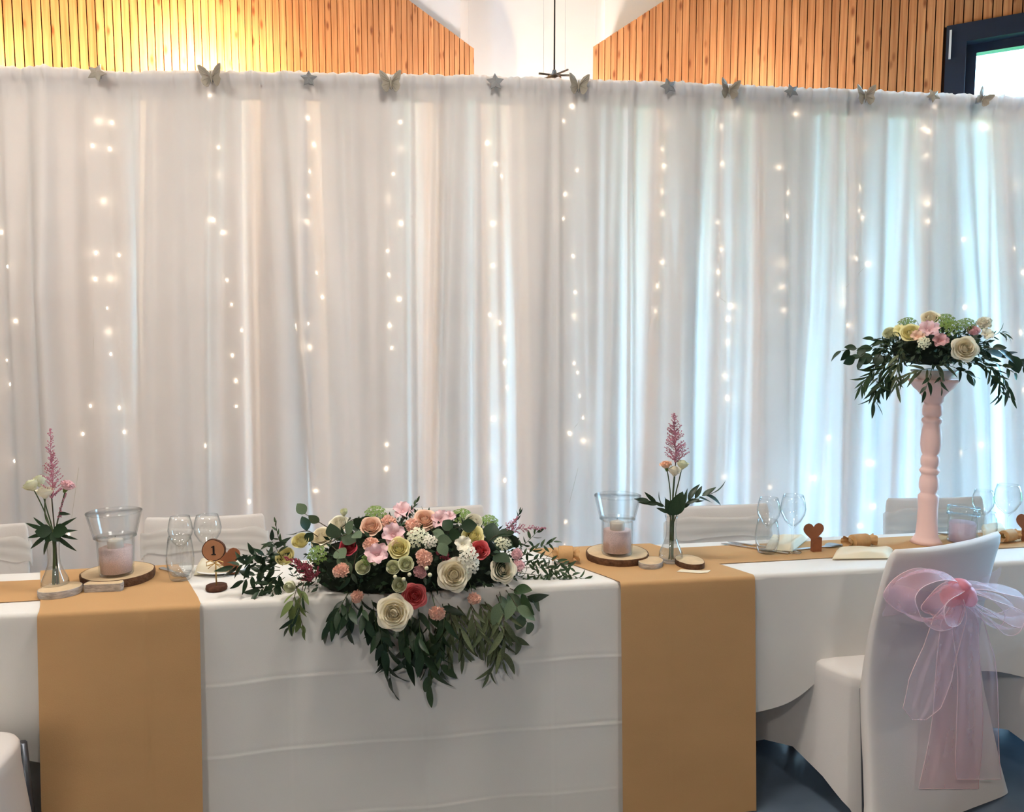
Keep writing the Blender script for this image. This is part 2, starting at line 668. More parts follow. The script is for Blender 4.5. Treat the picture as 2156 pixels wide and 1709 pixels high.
# pendant behind the curtain, its canopy arms just showing above the curtain's top edge
pp = at(1167, 160, 6.6 * K)
t = thing('pendant_lamp', 'bronze pendant lamp on a thin black cord above the curtain', 'lamp', pp)
MB().tube([(0, 0, 0.02), (0, 0, 6.2 - pp.z)], 0.006, 6).ob('cord', m_black, t, W[t])
for sx in (-0.075, 0.075):
    MB().tube([(sx, 0, 0.0), (sx, 0, 6.2 - pp.z)], 0.0011, 4).ob('steel_wire', m_alu, t, W[t])
MB().lathe([(0.0, 0.045), (0.012, 0.04), (0.02, 0.012), (0.045, 0.0), (0.05, -0.012), (0.0, -0.012)], 20).ob('canopy', m_lampmetal, t, W[t])
for ang, ln, rise in ((0.0, 0.105, 0.0), (2.5, 0.13, -0.01), (0.6, 0.12, 0.06), (3.6, 0.12, -0.005)):
    MB().tube([(0, 0, 0.005), (cos(ang) * ln, sin(ang) * ln, 0.005 + rise)], 0.007, 6).ob('arm', m_lampmetal, t, W[t])
MB().lathe([(0.0, -0.08), (0.19, -0.08), (0.2, -0.1), (0.2, -0.2), (0.0, -0.2)], 28).ob('lamp_shade', m_lampmetal, t, W[t])
lamp('pendant_uplight', 'POINT', pp + V((-0.05, 0.6, -0.3)), 85, (1.0, 0.9, 0.82), 0.08)

# wall uplights behind the curtain; the right one is added to brighten its boards
for lx, ly, D_, pw, side in ((425, 205, 0.36, 165, 0), (-70, 190, 0.33, 65, 0), (1580, 250, 0.6, 26, 1)):
    G_, N_, D2 = (GL, NL, DL) if side == 0 else (GR, NR, DR)
    q = onplane(lx, ly, G_, N_)
    lab = 'warm wall uplight behind the curtain ' + ('added to brighten the right hand board wall' if side else ('under the bright spot on the boards' if lx > 0 else 'at the left end of the boards'))
    t = thing('wall_uplight', lab, 'lamp', q, 0)
    Mq = axes(D2, -N_, V((0, 0, 1)), q)
    MB().box((-0.09, -0.16, -0.04), (0.09, -0.002, 0.0)).ob('housing', m_lampmetal, t, Mq, smooth=False)
    lamp('uplight_bulb', 'POINT', q + N_ * D_ + V((0, 0, 0.05)), pw, (1.0, 0.80, 0.48) if side == 0 else (1.0, 0.85, 0.68), 0.06)

# ================================================================ CURTAIN BACKDROP
C0, C1 = V((-2.47, 3.78, 0)) * K, V((2.80, 4.29, 0)) * K
CD = (C1 - C0).normalized()
CN = V((CD.y, -CD.x, 0))                    # towards the hall
MC = axes(CD, -CN, V((0, 0, 1)), C0)


def c_s(px, y=600):
    return (onplane(px, y, C0, CN) - C0).dot(CD)


_tops = [(-260, 138), (0, 142), (150, 147), (300, 154), (500, 153), (800, 158), (1000, 162), (1240, 170), (1400, 176), (1600, 184), (1900, 196), (2156, 207), (2420, 218)]
TOPS = [((onplane(a, b, C0, CN) - C0).dot(CD), onplane(a, b, C0, CN).z) for a, b in _tops]


def ztop(s):
    for (a, za), (b, zb) in zip(TOPS[:-1], TOPS[1:]):
        if s <= b:
            k = max(-0.5, (s - a) / (b - a))
            return za + (zb - za) * k
    return TOPS[-1][1]


_ridges = [(15, 60, 18), (80, 140, 25), (105, 155, 20), (160, 200, 30), (215, 290, 30), (330, 330, 40), (400, 430, 40), (450, 460, 14), (480, 490, 14),
           (535, 560, 16), (600, 690, 22), (640, 660, 20), (700, 745, 22), (740, 770, 18), (790, 800, 14), (840, 835, 14), (865, 870, 10), (900, 880, 14),
           (925, 905, 10), (960, 930, 14), (1000, 1000, 16), (1040, 1050, 20), (1100, 1090, 30), (1150, 1120, 16), (1175, 1172, 8), (1230, 1235, 20),
           (1275, 1260, 14), (1300, 1270, 10), (1330, 1315, 14), (1370, 1330, 26), (1420, 1420, 20), (1460, 1430, 22), (1500, 1470, 16), (1535, 1525, 14),
           (1560, 1540, 20), (1590, 1590, 16), (1640, 1650, 20), (1680, 1660, 10), (1740, 1690, 24), (1775, 1740, 10), (1800, 1760, 16), (1850, 1810, 22),
           (1900, 1840, 26), (1950, 1930, 16), (1985, 1990, 16), (2020, 2050, 16), (2070, 2060, 14), (2100, 2130, 20), (2150, 2170, 20), (2200, 2210, 18),
           (2260, 2270, 22), (2320, 2330, 20), (-40, -20, 22), (-100, -80, 24), (-170, -150, 24), (-220, -210, 20)]
RID = []
for a, b, wd in _ridges:
    RID.append((c_s(a, 180), c_s(b, 1050), wd * 0.0022, R.uniform(0.026, 0.062) * (1.45 if a < 760 else 1.1), R.uniform(0.5, 1.9)))


def fold(s, z):
    h = ztop(s) - z
    k = min(1.15, max(0, h / 2.0))
    g = 0.25 + 0.75 * min(1.0, h / 0.9)
    d = 0.0
    for a, b, wd, am, sk in RID:
        c = a + (b - a) * k
        if abs(s - c) > wd * 5:
            continue
        x = (s - c) / (wd * (0.75 + 0.4 * k))
        x = x / sk if x > 0 else x * sk * 0.8
        d += am * exp(-x * x) * g
    d += 0.006 * noise.noise(V((s * 7, z * 0.6, 1.0))) * g
    # crushed fabric around the rod pocket
    d += 0.016 * noise.noise(V((s * 38, h * 10, 5.0))) * exp(-(h / 0.09) ** 2)
    d += 0.007 * noise.noise(V((s * 75, h * 14, 9.0))) * exp(-(h / 0.12) ** 2)
    if h < 0.055:
        d += 0.013 * sqrt(max(0.0, 1 - ((h - 0.022) / 0.033) ** 2)) - 0.004
    # packing creases
    for zc, am in ((1.17, 0.0022), (2.62, 0.0012)):
        d += am * exp(-((z - zc - 0.02 * noise.noise(V((s * 1.5, 3, zc)))) / 0.007) ** 2) * (0.5 + noise.noise(V((s * 2.2, 7, zc))))
    return d


m_curtain = mat('white_curtain_voile', (236, 232, 230), 0.9, 0.03, 6, 0.04, 500, trans=0.35, clear=0.0, spec=0.1)
m_lining = mat('white_gathered_voile', (236, 232, 230), 0.9, 0.03, 6, trans=0.24, spec=0.1)
PANELS = [(-255, 303, 0.0, 'white curtain panel at the left end of the backdrop'),
          (298, 1322, 0.005, 'white curtain panel behind the flower centrepiece, widest of the backdrop'),
          (1314, 2400, 0.010, 'white curtain panel at the right, lit blue by the windows behind')]


def c_point(s, z, off=0.0):
    return C0 + CD * s + V((0, 0, z)) + CN * (fold(s, z) + off)


# gathered second layers behind the front face: (x at y=250, x at y=1050) of left and right edge
UNDER = [[(-250, -250, 300, 300)],  # full layer on the left panel added to darken uplight leaking through
         [(312, 312, 505, 518), (545, 548, 640, 668), (668, 700, 868, 876), (905, 922, 1002, 1000), (1020, 1030, 1045, 1046), (1078, 1100, 1310, 1308)],
         [(1318, 1318, 1350, 1312), (1385, 1350, 1500, 1443), (1520, 1486, 1575, 1523), (1592, 1580, 1735, 1685), (1748, 1722, 1768, 1728), (1782, 1758, 1888, 1812),
          (1902, 1868, 1915, 1905), (1932, 1930, 2052, 2052), (2092, 2120, 2400, 2400)]]
for k_, (x0, x1, off, lab) in enumerate(PANELS):
    s0, s1 = c_s(x0), c_s(x1)
    nu = int((s1 - s0) / 0.0075)
    nv = 100

    def fn(u, v):
        s = s0 + (s1 - s0) * u
        zt = ztop(s)
        q = v ** 1.35
        z = zt - q * (zt - 0.07)
        hem = exp(-(u * (s1 - s0) / 0.02) ** 2) * 0.004
        o = off + hem
        return (s, -(fold(s, z) + o), z + (0.008 * noise.noise(V((s * 45, 0, 2))) if v == 0 else 0))
    o = MB().grid(fn, nu, nv).ob('curtain', m_curtain, None, MC)
    tag(o, lab, 'curtain', 'backdrop curtain panels')
    def fh(u, v):
        s = s0 + (s1 - s0) * u
        z = ztop(s) - 0.004 - v * 0.105
        return (s, -(fold(s, z) - 0.012), z)
    MB().grid(fh, nu // 2, 8).ob('rod_pocket', m_lining, o, MC)
    for a0, b0, a1, b1 in UNDER[k_]:
        sa, sb, sc_, sd_ = c_s(a0, 250), c_s(b0, 1050), c_s(a1, 250), c_s(b1, 1050)

        def fu(u, v):
            zt = ztop(sa) - 0.05
            z = zt - v * (zt - 0.08)
            k = (zt - z) / 1.9
            w_ = 0.01 * noise.noise(V((z * 1.3, a0 * 0.01, 0)))
            l_, r_ = sa + (sb - sa) * k + w_, sc_ + (sd_ - sc_) * k + w_ * 0.7
            s = l_ + (r_ - l_) * u
            return (s, -(fold(s, z) * 0.9 - 0.030), z)
        MB().grid(fu, max(3, int((sc_ - sa) / 0.014)), 60).ob('gathered_layer', m_lining, o, MC)

# frame that carries it
t = thing('backdrop_stand', 'thin metal pole frame holding up the white curtain', 'stand', C0)
MB().tube([C0 + CD * a + CN * -0.016 + V((0, 0, z - 0.034)) for a, z in TOPS], 0.012, 8).ob('crossbar', m_alu, t)
for px in (-245, 2395):
    s = c_s(px)
    b = C0 + CD * s - CN * 0.03
    MB().tube([b, b + V((0, 0, ztop(s) - 0.02))], 0.016, 8).ob('upright', m_alu, t)
    MB().box((-0.22, -0.22, 0), (0.22, 0.22, 0.008), Matrix.Translation(b - CN * 0.22)).ob('foot_plate', m_alu, t, smooth=False)

# ---------------------------------------------------------------- fairy lights
STR = [[(0, 488), (23, 562), (42, 676), (12, 758), (21, 809), (32, 970), (55, 1115)],
       [(209, 255), (196, 307), (206, 533), (205, 588), (202, 852), (194, 908), (175, 1108), (162, 1168)],
       [(233, 257), (231, 313), (222, 425), (253, 538), (239, 588), (232, 649), (236, 698), (240, 745), (260, 856), (272, 906)],
       [(444, 203), (463, 313), (463, 372), (455, 467), (476, 493), (485, 592), (493, 642), (510, 695), (495, 747), (501, 800), (502, 853), (445, 933), (529, 1053)],
       [(648, 250), (660, 305), (653, 364), (652, 417), (648, 472), (669, 576), (680, 626), (658, 682), (631, 686), (657, 730), (673, 1022)],
       [(843, 257), (845, 313), (829, 366), (818, 418), (845, 471), (816, 528), (819, 578), (842, 630), (821, 685), (826, 732), (814, 935), (813, 985)],
       [(1026, 302), (1042, 347), (1055, 370), (1037, 472), (1037, 560), (1031, 663), (1051, 680), (1060, 712), (1061, 763), (1068, 815), (1038, 880), (1033, 962), (1060, 1008)],
       [(1206, 222), (1187, 253), (1217, 358), (1190, 408), (1186, 459), (1208, 538), (1213, 615), (1214, 664), (1211, 765), (1217, 784), (1221, 833), (1226, 878), (1201, 913), (1230, 926), (1191, 1100), (1186, 1147)],
       [(1385, 190), (1410, 262), (1393, 315), (1396, 350), (1392, 404), (1393, 450), (1391, 553), (1378, 603), (1373, 655)],
       [(1535, 213), (1550, 242), (1517, 267), (1520, 345), (1506, 470), (1517, 525), (1507, 573), (1506, 620), (1531, 645), (1527, 672), (1529, 720), (1525, 790), (1525, 836), (1523, 1000)],
       [(1678, 239), (1639, 353), (1659, 406), (1656, 455), (1642, 555), (1642, 605), (1645, 653), (1618, 1024)],
       [(1830, 245), (1822, 308), (1806, 396), (1802, 445), (1813, 459), (1791, 545), (1822, 557), (1766, 610), (1765, 640), (1775, 685), (1735, 918), (1700, 1002)],
       [(1970, 223), (1946, 270), (1953, 277), (1949, 329), (1948, 420), (1949, 430), (1949, 467), (1918, 892), (1817, 970), (1822, 1060), (1800, 1101)],
       [(2066, 260), (2072, 269), (2025, 505), (2027, 647), (2048, 932), (2020, 953)],
       [(2142, 390), (2128, 525), (2149, 575), (2140, 700), (2146, 820)]]
m_bulb = emission_mat('warm_led', (1.0, 0.80, 0.58), 20.0)
m_wire = mat('clear_lamp_wire', (205, 200, 186), 0.4, 0.05, 30)
bulb_me = MB().ball((0, 0, 0), 1.0, 5, 3, (0.85, 0.85, 1.25)).me('bulb')
names = ['leftmost strand of fairy lights behind the curtain, at the picture edge', 'fairy light strand behind the curtain above the glass candle holder, left of a pair',
         'fairy light strand behind the curtain above the glass candle holder, right of a pair', 'fairy light strand hanging behind the curtain below the first butterfly clip',
         'fairy light strand below the second star clip, above the roses at left', 'fairy light strand below the second butterfly clip',
         'fairy light strand below the third star clip, above the flower centrepiece', 'fairy light strand below the butterfly clip next to the pendant lamp',
         'fairy light strand below the fourth star clip, above the pink plume', 'fairy light strand below the fourth butterfly clip',
         'fairy light strand below the fifth star clip, above the wine glasses', 'fairy light strand below the fifth butterfly clip',
         'fairy light strand above the flowers on the pink column', 'fairy light strand below the rightmost butterfly clip',
         'rightmost strand of fairy lights, at the picture edge']
for k, pts in enumerate(STR):
    ws = []
    pl = []
    for px, py in pts:
        q = onplane(px, py, C0 + CN * 0.02, CN)
        s = (q - C0).dot(CD)
        deep = -0.0055 if R.random() < 0.84 else 0.008
        b = c_point(s, q.z, -deep - 0.006)
        pl.append(b)
    s_top = (pl[0] - C0).dot(CD)
    top = C0 + CD * s_top + V((0, 0, ztop(s_top) - 0.05)) - CN * 0.012
    t = thing('fairy_light_strand', names[k], 'fairy lights', top, 0, 'fairy light strands')
    MB().tube([top] + [q - CN * 0.006 for q in pl] + [V((pl[-1].x, pl[-1].y, 0.5)) - CN * 0.02], 0.0007, 4).ob('wire', m_wire, t)
    for q in pl:
        ob('bulb', bulb_me, m_bulb, t, Matrix.Translation(q) @ Matrix.Scale(R.choice([0.0042, 0.0052, 0.006]), 4))

# ---------------------------------------------------------------- star and butterfly clips
m_silver = mat('champagne_silver_clip', (192, 182, 166), 0.42, 0.25, 60, 0.4, 90, metal=0.55)
m_grey_clip = mat('grey_silver_clip', (168, 168, 168), 0.42, 0.25, 60, 0.4, 90, metal=0.5)


def star_me():
    vs = [(0, 0, 0.22)]
    for i in range(10):
        a = pi / 2 + i * pi / 5
        r = 1.0 if i % 2 == 0 else 0.52
        vs.append((r * cos(a), r * sin(a), 0.0))
    vs += [(x, y, -0.12) for x, y, _ in vs[1:]]
    fs = [(0, 1 + i, 1 + (i + 1) % 10) for i in range(10)]
    fs += [(1 + (i + 1) % 10, 1 + i, 11 + i, 11 + (i + 1) % 10) for i in range(10)]
    fs.append(tuple(range(20, 10, -1)))
    return mesh('star', vs, fs, False)


def wing_me(sx):
    upper = [(0.06, 0.05), (0.16, 0.42), (0.42, 0.8), (0.82, 1.02), (1.0, 0.98), (0.97, 0.6), (0.86, 0.2), (0.74, -0.02)]
    lower = [(0.74, -0.1), (0.86, -0.38), (0.72, -0.72), (0.48, -0.95), (0.3, -0.85), (0.18, -0.55), (0.06, -0.2)]
    poly = upper + lower
    n = len(poly)
    vs, fs = [(0.3 * sx, 0.0, 0.14)], []
    for x, y in poly:
        vs.append((x * sx, y, 0.42 * x))
    for x, y in poly:
        vs.append((x * sx, y, 0.42 * x - 0.06))
    for i in range(n):
        j = (i + 1) % n
        f = (0, 1 + i, 1 + j)
        g = (1 + i, 1 + n + i, 1 + n + j, 1 + j)
        fs.append(f if sx < 0 else f[::-1])
        fs.append(g)
    fs.append(tuple(range(1 + n, 1 + 2 * n)))
    # raised ribs
    b = MB().add(vs, fs)
    for x, y in ((0.85, 0.9), (0.8, 0.55), (0.75, 0.25), (0.7, -0.4), (0.45, -0.75)):
        b.tube([(0.08 * sx, y * 0.08, 0.1), (0.5 * x * sx, y * 0.5, 0.42 * x * 0.5 + 0.07), (x * sx, y, 0.42 * x + 0.01)], 0.022, 4)
    return b.me('wing', False)


star = star_me()
wl, wr = wing_me(-1), wing_me(1)
body = MB().tube([(0, -0.7, 0.06), (0, -0.3, 0.1), (0, 0.2, 0.12), (0, 0.45, 0.1)], [0.03, 0.08, 0.09, 0.06], 8).me('body')
CLIPS = [(203, 153, 's', 20, -0.35, m_silver), (445, 162, 'b', 24, 0.12, m_silver), (650, 165, 's', 18, 0.0, m_grey_clip), (823, 174, 'b', 23, 0.05, m_silver),
         (1043, 172, 's', 19, 0.05, m_grey_clip), (1218, 180, 'b', 22, -0.05, m_silver), (1408, 181, 's', 18, 0.3, m_grey_clip), (1535, 190, 'b', 21, -0.12, m_silver),
         (1667, 191, 's', 16, 0.35, m_grey_clip), (1821, 202, 'b', 21, 0.0, m_silver), (1966, 201, 's', 15, 0.5, m_silver), (2069, 207, 'b', 18, -0.55, m_silver)]
ordn = ['first', 'second', 'third', 'fourth', 'fifth', 'sixth']
cs = cbf = 0
for px, py, kd, rp, rot, mm in CLIPS:
    q = onplane(px, py, C0 + CN * 0.055, CN)
    M = axes(CD, V((0, 0, 1)), CN, q) @ Matrix.Rotation(rot, 4, 'Z') @ Matrix.Rotation(-0.15, 4, 'X') @ Matrix.Scale(rp * mpp(q), 4)
    if kd == 's':
        t = thing('star_clip', 'silver star clip on the curtain rod, %s star from the left' % ordn[cs], 'clip', q, 0, 'star clips on the rod')
        cs += 1
        ob('star_plate', star, mm, t, M)
    else:
        t = thing('butterfly_clip', 'silver butterfly clip on the curtain rod, %s butterfly from the left' % ordn[cbf], 'clip', q, 0, 'butterfly clips on the rod')
        cbf += 1
        ob('wing', wl, mm, t, M)
        ob('wing', wr, mm, t, M)
        ob('body', body, mm, t, M)
    MB().box((-0.006, -0.012, -0.05), (0.006, 0.012, -0.004), axes(CD, V((0, 0, 1)), CN, q)).ob('magnet', m_alu, t, smooth=False)
# ================================================================ TABLES
T = 0.75
_A, _B = onz(425, 1271, T), onz(1583, 1210, T)
E1 = (_B - _A).normalized()
E2 = V((-E1.y, E1.x, 0))
TO = _A.copy()
TO.z = 0
TROT = atan2(E1.y, E1.x)


def st(p):
    d = V(p) - TO
    return d.dot(E1), d.dot(E2)


def ts(s, t, z):
    return TO + E1 * s + E2 * t + V((0, 0, z))


DEP = max(0.38, min(0.62, (st(onz(345, 1190, T))[1] + st(onz(1700, 1131, T))[1]) / 2))
print('table angle', math.degrees(TROT), 'depth', DEP, st(onz(345, 1190, T)), st(onz(1700, 1131, T)), TO)


def s_at(px, py):
    return st(onz(px, py, T))[0]


m_cloth = mat('white_table_linen', (236, 232, 226), 0.85, 0.03, 5, 0.06, 420, trans=0.12, spec=0.15)
m_paper = mat('kraft_runner_fabric', (199, 157, 110), 0.8, 0.08, 3, 0.10, 260, trans=0.06, spec=0.15, stretch=(1, 1, 2))
m_tabletop = mat('grey_laminate', (176, 176, 172), 0.5, 0.05, 20)


def drape(name, sl, sr, hem_f, hem_b, lay, m, label, cat, fl=0.02, wave=0.012, group=None, crease=None, ns=None, tuck=None):
    """cloth over the table row: sl/sr(t) give its ends on the top, hem_f/hem_b(s) the height of its hems (None: no drop)"""
    z0 = T + lay
    prof = []                                # (t, z, drop fraction, side)
    nd = 200 if crease and ns > 200 else 40
    rr = 0.014
    if hem_b is not None:
        for i in range(12):
            prof.append(('b', 1 - i / 12))
    for i in range(5):
        a = i / 4 * pi / 2
        prof.append(('c', a))
    for i in range(1, 8):
        prof.append(('t', i / 8))
    if hem_f is not None:
        for i in range(5):
            prof.append(('d', i / 4 * pi / 2))
        for i in range(1, nd + 1):
            prof.append(('f', i / nd))
    n = ns or 60

    def fn(u, v):
        k = prof[min(len(prof) - 1, int(round(v * (len(prof) - 1))))]
        kind, q = k
        o = lay * 1.6 + (0.016 if lay > 0.003 else 0.0)
        if kind == 'b':
            t, z = DEP + o, None
        elif kind == 'c':
            t, z = (DEP + o - rr + rr * cos(q), z0 - rr + rr * sin(q)) if hem_b is not None else (DEP - 0.004 - q * 0.001, z0)
        elif kind == 't':
            t, z = DEP * (1 - q) * 0.985 + 0.006, z0
        elif kind == 'd':
            t, z = rr - rr * sin(q) - o, z0 - rr + rr * cos(q)
        else:
            t, z = -o, None
        tt = max(0.0, min(DEP, t))
        a, b = sl(tt), sr(tt)
        s = a + (b - a) * u
        if kind == 'f':
            h = hem_f(s)
            z = z0 - rr - q * (z0 - rr - h)
            d = z0 - z
            if tuck:
                a2, b2 = tuck(q)
                s = s + a2 * (1 - u) + b2 * u
            t = -o - fl * (d / 0.7) - wave * (d / 0.7) * (noise.noise(V((s * 3.1, d * 0.7, lay * 900))) + 0.3)
            if crease:
                for kd, c, am in crease:
                    x = (s - c) if kd == 'v' else (z - c - 0.012 * noise.noise(V((s * 4, c, 2))))
                    t -= (0.35 + 0.65 * abs(noise.noise(V((s * 3, z * 3, c * 7))))) * am * 0.3 * (exp(-(x / 0.004) ** 2) - 0.9 * exp(-((x - 0.009) / 0.006) ** 2)) + am * 0.28 * exp(-(x / 0.03) ** 2)
        if kind == 'b':
            h = hem_b(s)
            z = z0 - rr - q * (z0 - rr - h)
            t = DEP + o + 0.03 * q + 0.01 * q * noise.noise(V((s * 4, 0, 4)))
        return ts(s, t, z)
    o = MB().grid(fn, n, len(prof) - 1).ob(name, m)
    return tag(o, label, cat, group)


# table carcasses: top, frame and T-foot legs
SL0, SL1 = s_at(-420, 1312), s_at(250, 1280)
SC0, SC1 = s_at(252, 1280), s_at(1440, 1218)
SR0, SR1 = s_at(1442, 1218), s_at(2620, 1155)
for s0, s1, lab in ((SL0, SL1, 'folding table at the left under the short white cloth'),
                    (SC0, SC1, 'folding table in the middle that carries the flower centrepiece'),
                    (SR0, SR1, 'folding table at the right under the place settings')):
    c = ts((s0 + s1) / 2, DEP / 2, 0)
    t = thing('folding_table', lab, 'table', c, TROT, 'tables in a row')
    hs = (s1 - s0) / 2 - 0.004
    hd = DEP / 2 - 0.012
    MB().box((-hs, -hd, T - 0.03), (hs, hd, T - 0.004)).ob('tabletop', m_tabletop, t, W[t], smooth=False)
    MB().box((-hs + 0.1, -hd + 0.06, T - 0.08), (hs - 0.1, hd - 0.06, T - 0.03)).ob('frame', m_black, t, W[t], smooth=False)
    for sx in (-1, 1):
        x = sx * (hs - 0.22)
        MB().tube([(x, 0, 0.03), (x, 0, T - 0.06)], 0.025, 10).ob('leg', m_black, t, W[t])
        MB().tube([(x, -hd - 0.0, 0.025), (x, hd, 0.025)], 0.022, 10).ob('foot', m_black, t, W[t])


    if 'left' in lab:
        MB().box((hs - 0.40, -0.03, 0.03), (hs - 0.25, -0.012, T - 0.08)).ob('leg_panel', m_tabletop, t, W[t], smooth=False)


def hem_left(s):
    return 0.335 - 0.05 * max(0, (s - s_at(0, 1293)) / 0.2) + 0.012 * sin(s * 9)


def hem_right(s):
    u = s - s_at(1583, 1210)
    return 0.285 + 0.17 * exp(-((u - 0.36) / 0.16) ** 2) + 0.08 * exp(-((u - 0.8) / 0.3) ** 2) + 0.012 * sin(s * 8)


drape('tablecloth', lambda t: SL0 - 0.05, lambda t: SL1, hem_left, lambda s: 0.4, 0.0, m_cloth, 'white tablecloth with a short drop at the left, above the chair edge', 'tablecloth', 0.012, 0.006, 'white tablecloths')
xs = [s_at(605, 1262), s_at(890, 1247), s_at(1158, 1233)]
creases = [('v', xs[0], 0.003), ('v', xs[1], -0.003), ('v', xs[2], 0.0035), ('h', 0.515, 0.0045), ('h', 0.305, 0.004), ('h', 0.1, 0.003)]
drape('tablecloth', lambda t: SC0, lambda t: SC1, lambda s: 0.004, lambda s: 0.35, 0.001, m_cloth, 'white tablecloth with fold creases hanging to the floor below the flowers', 'tablecloth', 0.035, 0.008, 'white tablecloths', creases, 260)
drape('tablecloth', lambda t: SR0, lambda t: SR1, hem_right, lambda s: 0.4, 0.0, m_cloth, 'white tablecloth at the right, hem lying over the bow chair seat', 'tablecloth', 0.012, 0.006, 'white tablecloths', [('v', s_at(1600, 1209), 0.003), ('v', s_at(1625, 1208), -0.003), ('v', s_at(1822, 1198), 0.003)], 220)


def edge(front, back):
    (s0, t0), (s1, t1) = st(onz(*front, T)), st(onz(*back, T))
    return lambda t: s0 + (s1 - s0) * (t - t0) / (t1 - t0)


drape('table_runner', edge((85, 1289), (85, 1203)), edge((424, 1271), (377, 1193)), lambda s: 0.004, None, 0.004, m_paper,
      'kraft brown runner hanging to the floor at the left, under the vase', 'runner', 0.05, 0.012, 'brown table runners', [('v', s_at(310, 1277), 0.006), ('h', 0.36, 0.002)], 70)
drape('table_runner', edge((1303, 1225), (1108, 1156)), edge((1583, 1210), (1370, 1146)), lambda s: 0.004, None, 0.004, m_paper,
      'kraft brown runner hanging to the floor right of the flower centrepiece', 'runner', 0.05, 0.012, 'brown table runners', [('v', s_at(1400, 1220), 0.002)], 70)


def strip(name, px, label, lay=0.0025):
    """flat runner lying lengthwise; px = four photo corners"""
    c = [onz(x, y, T) for x, y in px]
    n = 40

    def fn(u, v):
        p = c[0].lerp(c[1], u).lerp(c[3].lerp(c[2], u), v)
        p.z = T + lay + 0.0006 * noise.noise(V((u * 9, v * 3, lay)))
        return p
    o = MB().grid(fn, n, 6).ob(name, m_paper)
    return tag(o, label, 'runner', 'brown table runners')


strip('table_runner', [(-380, 1292), (100, 1264), (100, 1221), (-380, 1242)], 'kraft brown runner lying along the left table')
sfar = [(1500, 1189), (2400, 1139), (2400, 1105), (1375, 1157)]
strip('table_runner', sfar, 'kraft brown runner lying along the right table under the place settings')
# ================================================================ CHAIRS
m_cover = mat('white_stretch_chair_cover', (228, 222, 218), 0.75, 0.04, 5, 0.08, 300, trans=0.08, spec=0.2)
m_whitesash = mat('white_organza_sash', (245, 242, 238), 0.6, 0.03, 12, trans=0.3, clear=0.3, spec=0.3)
m_legmetal = mat('grey_chair_leg_steel', (96, 100, 108), 0.35, 0.1, 20, metal=0.8)
CW, CDp, SEAT, BACK = 0.222, 0.42, 0.455, 0.885     # half width, depth, seat height, top of back


def ring(cx, cy, hx, hy, n=40, e=5.0):
    out = []
    for i in range(n):
        a = 2 * pi * i / n
        c, s = cos(a), sin(a)
        out.append((cx + hx * math.copysign(abs(c) ** (2 / e), c), cy + hy * math.copysign(abs(s) ** (2 / e), s)))
    return out


def loft(b, secs, cap0=False, cap1=True):
    n = len(secs[0])
    vs = [p for s in secs for p in s]
    fs = []
    for i in range(len(secs) - 1):
        for j in range(n):
            fs.append((i * n + j, i * n + (j + 1) % n, (i + 1) * n + (j + 1) % n, (i + 1) * n + j))
    if cap0:
        fs.append(tuple(range(n))[::-1])
    if cap1:
        fs.append(tuple((len(secs) - 1) * n + j for j in range(n)))
    b.add(vs, fs)


